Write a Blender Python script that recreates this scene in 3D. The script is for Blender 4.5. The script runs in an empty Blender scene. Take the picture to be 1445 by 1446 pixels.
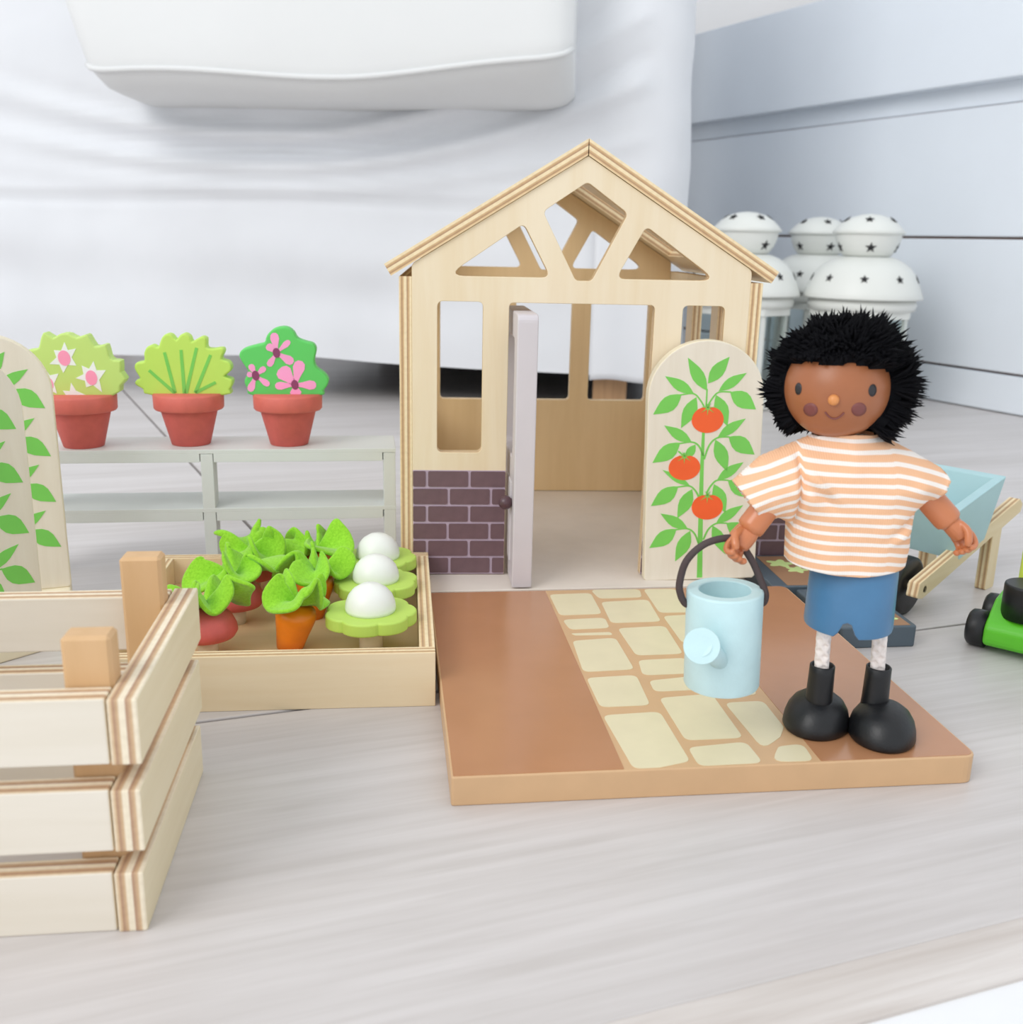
import bpy, bmesh, math, random
from mathutils import Vector, Matrix, noise
R = math.radians
CM = 0.01
scene = bpy.context.scene
COL = scene.collection
random.seed(7)

# ------------------------------------------------------------------ camera
def make_camera():
    cd = bpy.data.cameras.new('camera'); co = bpy.data.objects.new('camera', cd); COL.objects.link(co)
    p, r = R(15.131), R(1.283)
    fw = Vector((0, math.cos(p), -math.sin(p))); up = Vector((0, math.sin(p), math.cos(p))); rt = Vector((1, 0, 0))
    right = math.cos(r)*rt + math.sin(r)*up
    upv = -math.sin(r)*rt + math.cos(r)*up
    m = Matrix((right, upv, -fw)).transposed().to_4x4()
    m.translation = Vector((0, 0, 0.18))
    co.matrix_world = m
    cd.sensor_fit = 'HORIZONTAL'; cd.sensor_width = 36.0; cd.lens = 36.0*1420/1445
    cd.clip_start = 0.01; cd.clip_end = 50
    cd.dof.use_dof = True; cd.dof.focus_distance = 0.42; cd.dof.aperture_fstop = 19.0
    scene.camera = co
make_camera()

# ------------------------------------------------------------------ world and light
wd = bpy.data.worlds.new('room_light'); scene.world = wd; wd.use_nodes = True
bg = wd.node_tree.nodes['Background']; bg.inputs[0].default_value = (0.93, 0.965, 1.0, 1); bg.inputs[1].default_value = 1.04
def area(name, loc, target, sx, sy, power, color):
    ld = bpy.data.lights.new(name, 'AREA'); ld.shape = 'RECTANGLE'; ld.size = sx; ld.size_y = sy; ld.energy = power; ld.color = color
    o = bpy.data.objects.new(name, ld); COL.objects.link(o); o.location = loc
    d = Vector(target) - Vector(loc); o.rotation_euler = d.to_track_quat('-Z', 'Y').to_euler()
area('window_light', (-1.9, -1.5, 2.1), (0.0, 0.6, 0.1), 1.8, 1.8, 52, (1.0, 0.985, 0.96))
scene.view_settings.view_transform = 'Standard'; scene.view_settings.look = 'None'
scene.view_settings.gamma = 1.0; scene.view_settings.use_curve_mapping = False
scene.view_settings.exposure = -0.07

# ------------------------------------------------------------------ materials
def lin(h):
    if isinstance(h, tuple): c = [x/255 for x in h]
    else: c = [int(h[i:i+2], 16)/255 for i in (0, 2, 4)]
    return tuple((x/12.92 if x <= 0.04045 else ((x+0.055)/1.055)**2.4) for x in c) + (1.0,)
MATS = {}
def base_mat(name):
    m = bpy.data.materials.new(name); m.use_nodes = True
    nt = m.node_tree; b = nt.nodes['Principled BSDF']
    MATS[name] = m
    return m, nt, b
def coords(nt, scale=(1, 1, 1), rot=(0, 0, 0)):
    tc = nt.nodes.new('ShaderNodeTexCoord'); mp = nt.nodes.new('ShaderNodeMapping')
    mp.inputs['Scale'].default_value = scale; mp.inputs['Rotation'].default_value = rot
    nt.links.new(tc.outputs['Object'], mp.inputs['Vector'])
    return mp.outputs['Vector']
def ramp(nt, fac, stops, interp='LINEAR'):
    r = nt.nodes.new('ShaderNodeValToRGB'); r.color_ramp.interpolation = interp
    el = r.color_ramp.elements
    while len(el) < len(stops): el.new(0.5)
    for e, (p, c) in zip(el, stops): e.position = p; e.color = c
    nt.links.new(fac, r.inputs['Fac'])
    return r.outputs['Color']
def nz(nt, vec, scale, detail=3.0, rough=0.5, dist=0.0):
    n = nt.nodes.new('ShaderNodeTexNoise'); n.inputs['Scale'].default_value = scale; n.inputs['Detail'].default_value = detail
    n.inputs['Roughness'].default_value = rough; n.inputs['Distortion'].default_value = dist
    nt.links.new(vec, n.inputs['Vector'])
    return n.outputs['Fac']
def bump(nt, b, h, strength, dist):
    bp = nt.nodes.new('ShaderNodeBump'); bp.inputs['Strength'].default_value = strength; bp.inputs['Distance'].default_value = dist
    nt.links.new(h, bp.inputs['Height']); nt.links.new(bp.outputs['Normal'], b.inputs['Normal'])
def mix(c1, c2, t): return tuple(a*(1-t)+b*t for a, b in zip(c1, c2))
def paint(name, col, rough=0.45, var=0.06, scale=60, spec=0.5, bstr=0.15, bscale=900, coat=0.0):
    if name in MATS: return MATS[name]
    m, nt, b = base_mat(name); c = lin(col)
    v = coords(nt)
    d = tuple(x*(1-var) for x in c[:3])+(1,); l = tuple(min(1, x*(1+var)) for x in c[:3])+(1,)
    nt.links.new(ramp(nt, nz(nt, v, scale), [(0.3, d), (0.7, l)]), b.inputs['Base Color'])
    b.inputs['Roughness'].default_value = rough; b.inputs['Specular IOR Level'].default_value = spec
    b.inputs['Coat Weight'].default_value = coat; b.inputs['Coat Roughness'].default_value = 0.15
    if bstr: bump(nt, b, nz(nt, v, bscale, 2), bstr, 0.0002)
    return m
def wood(name, c1, c2, axis='X', rough=0.5, stretch=14, scale=220, spec=0.4, bstr=0.15):
    if name in MATS: return MATS[name]
    m, nt, b = base_mat(name)
    s = [1, 1, 1]; s['XYZ'.index(axis)] = 1.0/stretch
    v = coords(nt, tuple(s))
    f = nz(nt, v, scale, 5, 0.6, 0.4)
    f2 = nz(nt, v, scale*0.15, 2, 0.5, 0.8)
    mx = nt.nodes.new('ShaderNodeMath'); mx.operation = 'MULTIPLY_ADD'; mx.inputs[1].default_value = 0.5
    nt.links.new(f, mx.inputs[0])
    m2 = nt.nodes.new('ShaderNodeMath'); m2.operation = 'MULTIPLY'; m2.inputs[1].default_value = 0.5
    nt.links.new(f2, m2.inputs[0]); nt.links.new(m2.outputs[0], mx.inputs[2])
    nt.links.new(ramp(nt, mx.outputs[0], [(0.32, lin(c2)), (0.62, lin(c1))]), b.inputs['Base Color'])
    b.inputs['Roughness'].default_value = rough; b.inputs['Specular IOR Level'].default_value = spec
    if bstr: bump(nt, b, f, bstr, 0.0003)
    return m
def plyedge(name, axis, t, tones=None, center=True):
    """layers of a plywood edge: stripes across the thickness t (cm) along a local axis"""
    if name in MATS: return MATS[name]
    m, nt, b = base_mat(name)
    v = coords(nt)
    sp = nt.nodes.new('ShaderNodeSeparateXYZ'); nt.links.new(v, sp.inputs[0])
    ma = nt.nodes.new('ShaderNodeMath'); ma.operation = 'MULTIPLY_ADD'
    ma.inputs[1].default_value = 1/(t*CM); ma.inputs[2].default_value = 0.5 if center else 0.0
    nt.links.new(sp.outputs['XYZ'.index(axis)], ma.inputs[0])
    L, M, D = tones or ((lin('efdcb6'), lin('d9b88c'), lin('b48f6d')))
    stops = [(0.0, L), (0.15, M), (0.20, D), (0.36, M), (0.40, L), (0.58, L), (0.62, D), (0.80, M), (0.85, L)]
    base = ramp(nt, ma.outputs[0], stops)
    vs = coords(nt, (1, 1, 1))
    n = nz(nt, vs, 500, 4)
    mxn = nt.nodes.new('ShaderNodeMix'); mxn.data_type = 'RGBA'; mxn.blend_type = 'MULTIPLY'; mxn.inputs[0].default_value = 0.35
    nt.links.new(base, mxn.inputs[6])
    nt.links.new(ramp(nt, n, [(0.3, (0.75, 0.7, 0.66, 1)), (0.6, (1, 1, 1, 1))]), mxn.inputs[7])
    nt.links.new(mxn.outputs[2], b.inputs['Base Color'])
    b.inputs['Roughness'].default_value = 0.6; b.inputs['Specular IOR Level'].default_value = 0.3
    bump(nt, b, n, 0.2, 0.0003)
    return m

# ------------------------------------------------------------------ mesh helpers (all lengths in cm)
class G:
    def __init__(self): self.v = []; self.f = []; self.m = []; self.s = []
    def add(self, vs, fs, mi=0, smooth=False, M=None):
        k = len(self.v)
        for p in vs:
            p = Vector(p)
            self.v.append(tuple(M @ p) if M else tuple(p))
        for i, f in enumerate(fs):
            self.f.append([k+a for a in f]); self.m.append(mi[i] if isinstance(mi, list) else mi); self.s.append(smooth)
        return self
    def xf(self, M):
        self.v = [tuple(M @ Vector(p)) for p in self.v]; return self
    def join(self, g, M=None):
        k = len(self.v)
        self.v += [tuple(M @ Vector(p)) if M else p for p in g.v]
        self.f += [[k+a for a in f] for f in g.f]; self.m += g.m; self.s += g.s
        return self
    def box(self, x0, x1, y0, y1, z0, z1, bev=0.0, mi=0, axis=None, M=None, seg=2):
        """axis: faces whose normal lies along this axis get material 0, all others material 1"""
        bm = bmesh.new(); bmesh.ops.create_cube(bm, size=1.0)
        for v in bm.verts:
            v.co = Vector(((x0+x1)/2+v.co.x*(x1-x0), (y0+y1)/2+v.co.y*(y1-y0), (z0+z1)/2+v.co.z*(z1-z0)))
        if bev: bmesh.ops.bevel(bm, geom=bm.edges[:], offset=bev, segments=seg, profile=0.5, affect='EDGES')
        bm.normal_update()
        vs = [v.co.copy() for v in bm.verts]; fs = [[v.index for v in f.verts] for f in bm.faces]
        bm.verts.index_update(); fs = [[v.index for v in f.verts] for f in bm.faces]
        if axis is None: ms = mi
        else:
            ai = 'XYZ'.index(axis); ms = [0 if abs(f.normal[ai]) > 0.6 else 1 for f in bm.faces]
        bm.free()
        return self.add(vs, fs, ms, False, M)
    def lathe(self, prof, n=40, mi=0, M=None, smooth=True, cap0=True, cap1=True):
        vs = []; fs = []
        for (r, z) in prof:
            for k in range(n):
                a = 2*math.pi*k/n; vs.append((r*math.cos(a), r*math.sin(a), z))
        for i in range(len(prof)-1):
            for k in range(n):
                fs.append([i*n+k, i*n+(k+1) % n, (i+1)*n+(k+1) % n, (i+1)*n+k])
        self.add(vs, fs, mi, smooth, M)
        k0 = len(self.v)-len(vs)
        if cap0 and prof[0][0] > 1e-6: self.f.append([k0+k for k in range(n)][::-1]); self.m.append(mi); self.s.append(False)
        if cap1 and prof[-1][0] > 1e-6:
            b = k0+(len(prof)-1)*n; self.f.append([b+k for k in range(n)]); self.m.append(mi); self.s.append(False)
        return self
    def tube(self, pts, rad, n=10, mi=0, closed=False, M=None, flat=1.0):
        pts = [Vector(p) for p in pts]; N = len(pts)
        rads = rad if isinstance(rad, (list, tuple)) else [rad]*N
        vs = []; fs = []; prev = None
        for i, p in enumerate(pts):
            if closed: t = (pts[(i+1) % N]-pts[i-1])
            else: t = pts[min(i+1, N-1)]-pts[max(i-1, 0)]
            t.normalize()
            if prev is None:
                u = t.orthogonal().normalized()
            else:
                u = prev - t*prev.dot(t)
                u = u.normalized() if u.length > 1e-6 else t.orthogonal().normalized()
            prev = u; w = t.cross(u)
            for k in range(n):
                a = 2*math.pi*k/n; vs.append(p+(u*math.cos(a)+w*math.sin(a)*flat)*rads[i])
        for i in range(N if closed else N-1):
            for k in range(n):
                j = (i+1) % N
                fs.append([i*n+k, i*n+(k+1) % n, j*n+(k+1) % n, j*n+k])
        if not closed: fs += [list(range(n))[::-1], [(N-1)*n+k for k in range(n)]]
        return self.add(vs, fs, mi, True, M)
    def ell(self, c, r, nu=24, nv=14, mi=0, M=None):
        vs = [(c[0], c[1], c[2]-r[2])]; fs = []
        for i in range(1, nv):
            ph = -math.pi/2+math.pi*i/nv
            for k in range(nu):
                a = 2*math.pi*k/nu
                vs.append((c[0]+r[0]*math.cos(ph)*math.cos(a), c[1]+r[1]*math.cos(ph)*math.sin(a), c[2]+r[2]*math.sin(ph)))
        vs.append((c[0], c[1], c[2]+r[2])); T = len(vs)-1
        for k in range(nu):
            fs.append([0, 1+(k+1) % nu, 1+k])
            for i in range(nv-2):
                a = 1+i*nu; fs.append([a+k, a+(k+1) % nu, a+nu+(k+1) % nu, a+nu+k])
            fs.append([T, 1+(nv-2)*nu+k, 1+(nv-2)*nu+(k+1) % nu])
        return self.add(vs, fs, mi, True, M)
    def flat(self, poly, z0, z1, mi=0, M=None):
        """thin prism of a simple outline in the xy plane, z0 to z1 (outline counter-clockwise)"""
        a = sum(poly[i-1][0]*poly[i][1]-poly[i][0]*poly[i-1][1] for i in range(len(poly)))
        if a < 0: poly = poly[::-1]
        n = len(poly); vs = [(x, y, z0) for x, y in poly]+[(x, y, z1) for x, y in poly]
        fs = [list(range(n))[::-1], [n+i for i in range(n)]]+[[i, (i+1) % n, n+(i+1) % n, n+i] for i in range(n)]
        return self.add(vs, fs, mi, False, M)
    def mesh(self, name):
        me = bpy.data.meshes.new(name)
        me.from_pydata([(p[0]*CM, p[1]*CM, p[2]*CM) for p in self.v], [], self.f)
        for p, mi, s in zip(me.polygons, self.m, self.s): p.material_index = mi; p.use_smooth = s
        me.update()
        return me
def shape(polys, t, bev=0.0, mi=(0, 1)):
    """outline polys[0] with holes polys[1:], extruded over z = -t/2 .. t/2; faces mi[0], rim mi[1]"""
    cu = bpy.data.curves.new('tmp', 'CURVE'); cu.dimensions = '2D'; cu.fill_mode = 'BOTH'
    cu.extrude = t/2-bev; cu.bevel_depth = bev; cu.bevel_resolution = 2; cu.offset = -bev
    for p in polys:
        sp = cu.splines.new('POLY'); sp.points.add(len(p)-1); sp.use_cyclic_u = True
        for q, (x, y) in zip(sp.points, p): q.co = (x, y, 0, 1)
    ob = bpy.data.objects.new('tmp', cu)
    me = ob.to_mesh()
    g = G()
    g.v = [tuple(v.co) for v in me.vertices]
    for p in me.polygons:
        g.f.append(list(p.vertices)); g.m.append(mi[0] if abs(p.normal.z) > 0.9 else mi[1]); g.s.append(False)
    ob.to_mesh_clear(); bpy.data.objects.remove(ob); bpy.data.curves.remove(cu)
    return g
def rpoly(pts, r, n=5):
    """round the corners of a polygon"""
    out = []; N = len(pts)
    for i in range(N):
        p = Vector(pts[i]).to_2d(); a = Vector(pts[i-1]).to_2d()-p; b = Vector(pts[(i+1) % N]).to_2d()-p
        la, lb = a.length, b.length; a.normalize(); b.normalize()
        ang = math.acos(max(-1, min(1, a.dot(b))))
        rr = r[i] if isinstance(r, (list, tuple)) else r
        if rr <= 0 or ang > math.pi*0.995: out.append((p.x, p.y)); continue
        d = min(rr/math.tan(ang/2), la*0.48, lb*0.48)
        p0 = p+a*d; p1 = p+b*d
        for k in range(n+1):
            s = k/n; q = p0*(1-s)**2+p*2*s*(1-s)+p1*s**2
            out.append((q.x, q.y))
    return out
def smooth_loop(pts, n=4):
    """closed Catmull-Rom through pts"""
    out = []; N = len(pts)
    for i in range(N):
        p0, p1, p2, p3 = [Vector(pts[(i+k-1) % N]) for k in range(4)]
        for j in range(n):
            t = j/n
            q = 0.5*((2*p1)+(p2-p0)*t+(2*p0-5*p1+4*p2-p3)*t*t+(-p0+3*p1-3*p2+p3)*t**3)
            out.append(tuple(q))
    return out
def spline(pts, n=6):
    out = []; N = len(pts)
    for i in range(N-1):
        p0 = Vector(pts[max(i-1, 0)]); p1 = Vector(pts[i]); p2 = Vector(pts[i+1]); p3 = Vector(pts[min(i+2, N-1)])
        for j in range(n):
            t = j/n
            out.append(tuple(0.5*((2*p1)+(p2-p0)*t+(2*p0-5*p1+4*p2-p3)*t*t+(-p0+3*p1-3*p2+p3)*t**3)))
    out.append(tuple(Vector(pts[-1])))
    return out
def T(x=0, y=0, z=0): return Matrix.Translation((x, y, z))
def RX(a): return Matrix.Rotation(R(a), 4, 'X')
def RY(a): return Matrix.Rotation(R(a), 4, 'Y')
def RZ(a): return Matrix.Rotation(R(a), 4, 'Z')
UPR = RX(90)      # xy drawing plane -> upright xz plane, drawing +z -> -y (towards the viewer)

def obj(name, g, mats, parent=None, loc=(0, 0, 0), rot=(0, 0, 0), label=None, cat=None, group=None, kind=None, mods=()):
    me = g.mesh(name) if isinstance(g, G) else g
    if not isinstance(mats, (list, tuple)): mats = [mats]
    if len(me.materials) == 0:
        for m in mats: me.materials.append(m)
    o = bpy.data.objects.new(name, me); COL.objects.link(o)
    o.location = Vector(loc)*CM; o.rotation_euler = tuple(R(a) for a in rot)
    if parent: o.parent = parent
    tag(o, label, cat, group, kind)
    for m in mods:
        if m[0] == 'sub': md = o.modifiers.new('sub', 'SUBSURF'); md.levels = md.render_levels = m[1]
        if m[0] == 'solid': md = o.modifiers.new('solid', 'SOLIDIFY'); md.thickness = m[1]*CM; md.offset = m[2]
        if m[0] == 'bev': md = o.modifiers.new('bev', 'BEVEL'); md.width = m[1]*CM; md.segments = 2; md.limit_method = 'ANGLE'
    return o
def tag(o, label=None, cat=None, group=None, kind=None):
    if label: o['label'] = label
    if cat: o['category'] = cat
    if group: o['group'] = group
    if kind: o['kind'] = kind
    return o
def thing(name, label, cat, loc, rz=0, group=None, rot=None):
    o = bpy.data.objects.new(name, None); COL.objects.link(o); o.empty_display_size = 0.01
    o.location = Vector(loc)*CM; o.rotation_euler = tuple(R(a) for a in (rot or (0, 0, rz)))
    return tag(o, label, cat, group)
def copy_tree(o, parent=None):
    c = o.copy(); COL.objects.link(c); c.parent = parent
    for ch in list(o.children): copy_tree(ch, c)
    return c

# ================================================================== THE SETTING
M_floor = wood('whitewashed_oak', 'd3cecd', 'beb8b5', 'X', rough=0.36, stretch=20, scale=230, spec=0.45, bstr=0.25)
M_groove = paint('floor_joint', 'a0978f', 0.8)
M_white = paint('white_paint', 'e8eef5', 0.5, var=0.012, scale=12)
M_gap = paint('bare_wood_joint', 'b08c7c', 0.8)
M_wall = paint('white_plaster', 'eef0f2', 0.7, var=0.01, scale=8)

FA = 19.6
def floor_build():
    ca, sa = math.cos(R(FA)), math.sin(R(FA))
    # local frame: x along the planks, y across them, origin on the front edge of the front plank
    O = (3.31, 20.32)
    def loc(x, y): dx, dy = x-O[0], y-O[1]; return (dx*ca+dy*sa, -dx*sa+dy*ca)
    base = G().box(-260, 260, 0.3, 330, -1.6, -0.55)
    fl = obj('floor', base, M_groove, None, (O[0], O[1], 0), (0, 0, FA), kind='structure')
    tag(fl, 'pale whitewashed wooden floor under the toys')
    w = 18.75; g = 0.09
    d1 = loc(-44.78, 115.32); d2 = loc(-14.04, 56.56)
    k = (d1[0]-d2[0])/(d1[1]-d2[1])
    def xd(y): return d2[0]+k*(y-d2[1])
    def plank(poly, zt=0.0):
        gg = G().flat(poly, -0.6, zt)
        return obj('plank', gg, M_floor, fl, mods=(('bev', 0.05),))
    plank([(-110, 0), (140, 0), (140, w-g), (-110, w-g)])
    y0 = w+g; y1 = 330
    plank([(-260, y0), (xd(y0)-0.12, y0), (xd(y1)-0.12, y1), (-260, y1)])
    plank([(xd(y0)+0.12, y0), (240, y0), (240, y1), (xd(y1)+0.12, y1)])
    # rough sloping nosing along the front plank
    ns = G(); prof = [(0, -0.03), (-0.35, -0.10), (-0.85, -0.22), (-1.25, -0.36), (-1.45, -0.5), (-1.5, -1.0), (0, -1.0)]
    vs = [(-110, y, z) for y, z in prof]+[(140, y, z) for y, z in prof]; n = len(prof)
    ns.add(vs, [[i, (i+1) % n, n+(i+1) % n, n+i] for i in range(n)])
    obj('nosing', ns, wood('whitewashed_nosing', 'd6d0cc', 'b3a8a0', 'X', 0.6, 26, 260, 0.3, 0.6), fl)
    lo = G().box(-140, 160, -150, -1.2, -2.2, -0.6)
    obj('trim_1', lo, paint('white_ground', 'ebecee', 0.6, var=0.01), None, (O[0], O[1], 0), (0, 0, FA), kind='structure')
floor_build()

def wall_build():
    # local x runs along the wall towards the viewer, local -y faces the room
    P0 = (51.1, 124.56, 0); A = -62.69
    w = obj('wall_right', G().box(-120, 120, 1.2, 4.0, 0, 48.9), M_gap, None, P0, (0, 0, A), kind='structure')
    for z0, z1, y in ((4.62, 19.25, 0.0), (19.55, 33.75, 0.0)):
        obj('panel_board', G().box(-120, 120, y, 1.4, z0, z1, 0.12), M_white, w)
    obj('panel_board', G().box(-120, 120, 0.7, 1.5, 33.95, 36.2), M_white, w)
    obj('panel_board', G().box(-120, 120, -1.5, 1.5, 36.2, 49.2, 0.15), M_white, w)
    obj('baseboard_right', G().box(-120, 120, -0.05, 1.4, 0.12, 4.32, 0.1), M_white, None, P0, (0, 0, A), kind='structure')
    obj('wall_upper', G().box(-150, 140, 26, 30, 0, 230), M_wall, None, P0, (0, 0, A), kind='structure')
    obj('wall_back', G().box(-124, -120, -260, 26, 0, 230), M_wall, None, P0, (0, 0, A), kind='structure')
wall_build()

# ================================================================== ARMCHAIR
M_cover = None
def armchair():
    global M_cover
    m, nt, b = base_mat('white_cotton_cover')
    v = coords(nt); n = nz(nt, v, 1400, 2); n2 = nz(nt, v, 9, 3)
    nt.links.new(ramp(nt, n2, [(0.3, lin('e0e2e6')), (0.7, lin('e6e8ec'))]), b.inputs['Base Color'])
    b.inputs['Roughness'].default_value = 0.9; b.inputs['Specular IOR Level'].default_value = 0.15
    b.inputs['Sheen Weight'].default_value = 0.15
    bump(nt, b, n, 0.25, 0.0004); M_cover = m
    A = -5.0; O = (17.75, 110.5, 0)
    t = thing('armchair', 'white fabric-covered armchair with a thick seat cushion standing behind the toys', 'armchair', O, A)
    # plan contour: front from the left end to the rounded right corner, then back along the side
    rc = 5.5; path = []
    for i in range(97): path.append((-95+i*(95-rc)/96.0, 0.0, (0, -1)))
    for k in range(1, 9):
        a = R(-90+90*k/8); path.append((-rc+rc*math.cos(a), rc+rc*math.sin(a), (math.cos(a), math.sin(a))))
    for i in range(1, 11): path.append((0.0, rc+i*4.8, (1, 0)))
    def bumpf(u, w): return math.exp(-(u/w)**2)
    def disp(x, z, front):
        d = 0.0
        if front:
            # swags hanging from under the seat cushion
            for a0, zc, curv, w, s in ((1.5, 25.0, 0.0058, 0.75, 0.9), (-1.5, 26.6, 0.0066, 0.9, 0.9), (1.3, 28.2, 0.0080, 0.8, 0.9), (-0.9, 29.6, 0.0095, 0.8, 0.9), (0.8, 22.9, 0.0035, 0.7, 0.9)):
                xx = x+44; zz = zc+curv*xx*xx*(0.55 if xx < 0 else 1.0)
                d += a0*bumpf(z-zz, w)*bumpf(xx, 42 if xx > 0 else 24)*s
            # seam above the valance
            d += -0.45*bumpf(z-21.6, 0.35)+0.25*bumpf(z-22.4, 0.6)
            d += 0.5*math.sin(z*0.55+x*0.03)*bumpf(z-14, 6)*(0.4+0.6*math.sin(x*0.07+1)**2)
            d += 0.35*math.sin(x*0.16+0.25*z)*bumpf(x+5, 12)
        d += 0.35*(noise.noise(Vector((x*0.05, z*0.10, 3.1))))+0.12*noise.noise(Vector((x*0.2, z*0.25, 8.0)))
        return d
    nz_ = 90; z0, z1 = 4.3, 66.0
    g = G(); vs = []; fs = []
    for (x, y, nn) in path:
        s = x if nn[0] == 0 else x+y*0.7
        hem = z0+0.35*math.sin(s*0.11)+0.25*noise.noise(Vector((s*0.08, 0, 0)))+(0.007*max(0, -s-20))
        for j in range(nz_+1):
            z = hem+(z1-hem)*(j/nz_)
            d = disp(x, z, nn == (0, -1))
            taper = 0.9*(1-min(1, (z-z0)/40.0))    # the cover flares slightly at the hem
            vs.append((x+nn[0]*(d+taper), y+nn[1]*(d+taper), z))
    n = nz_+1
    for i in range(len(path)-1):
        for j in range(nz_): fs.append([i*n+j, (i+1)*n+j, (i+1)*n+j+1, i*n+j+1])
    g.add(vs, fs, 0, True)
    top = [(p[0], p[1]) for p in path]+[(-95, 53.5)]
    g.add([(x, y, z1) for x, y in top], [list(range(len(top)))], 0)
    obj('slipcover', g, M_cover, t)
    # a second layer of cloth hanging at the right corner
    fl = G(); vs = []; fs = []
    for i in range(13):
        for j in range(25):
            x = -9.5+i*0.62; z = 3.4+j*0.75+0.2*math.sin(i*0.5)
            vs.append((x, -1.35-0.25*math.sin(i*0.55+j*0.1), z))
    for i in range(12):
        for j in range(24): fs.append([i*25+j, (i+1)*25+j, (i+1)*25+j+1, i*25+j+1])
    fl.add(vs, fs, 0, True); obj('corner_flap', fl, M_cover, t, mods=(('solid', 0.12, 0),))
    # added black boxes, sized to shade the gap under the hem; wooden feet
    obj('shade_underframe', G().box(-46, -2.5, 2.5, 52, 5.4, 12), paint('shade_black', '1c1a19', 0.9), t)
    obj('shade_panel', G().box(-42, -2.5, 40, 41, 0.05, 12), paint('shade_black', '1c1a19', 0.9), t)
    for x, y in ((-7.2, 4.0), (-88, 4.0), (-7.2, 48), (-88, 48)):
        obj('foot', G().box(x-1.9, x+1.9, y-1.9, y+1.9, 0, 5.6, 0.15), wood('beech_foot', 'c9a078', 'b08a64', 'Z'), t)
    # seat cushion: boxed, overhanging the front
    xl, xr = -60.5, -12.2
    cu = G(); N = 64; rings = []
    prof = [(9.0, 30.8), (-1.0, 30.9), (-5.0, 31.1), (-8.0, 31.6), (-9.8, 32.5), (-10.4, 33.3), (-10.5, 34.2), (-10.4, 36), (-10.0, 40), (-9.0, 46), (-6, 49), (0, 50), (9, 50)]
    vs = []; fs = []
    for i in range(N+1):
        s = i/N; x = xl+(xr-xl)*s
        e = min(1.0, min(s, 1-s)*N/5.0); e2 = math.sqrt(max(0, 1-(1-e)**2))
        sag = 0.35*math.sin(s*9)-0.3+1.5*max(0, s-0.55)**1.5/0.3
        for k, (y, z) in enumerate(prof):
            yy = y if y > 0 else y*(0.84+0.16*e2)
            zz = 40+(z-40)*(0.86+0.14*e2)
            if k in (3, 4, 5, 6): zz += sag
            if k in (0, 1, 2): zz += 0.15*sag
            vs.append((x-(1-s)**3*max(0, min(12, zz-31))*0.34+(1-s)**6*1.5, yy, zz))
    n = len(prof)
    for i in range(N):
        for k in range(n-1): fs.append([i*n+k, i*n+k+1, (i+1)*n+k+1, (i+1)*n+k])
    cu.add(vs, fs, 0, True)
    cu.add([vs[k] for k in range(n)], [list(range(n))]); cu.add([vs[N*n+k] for k in range(n)], [list(range(n))[::-1]])
    M_cush = paint('white_cushion_cover', 'e1e2e2', 0.9, var=0.012, scale=9, spec=0.15, bstr=0.25, bscale=1400)
    c = obj('seat_cushion', cu, M_cush, t)
    pp = [Vector(vs[i*n+5])+Vector((0, -0.05, -0.1)) for i in range(N+1)]
    obj('piping', G().tube(pp, 0.28, 8), M_cush, c)
armchair()

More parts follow.
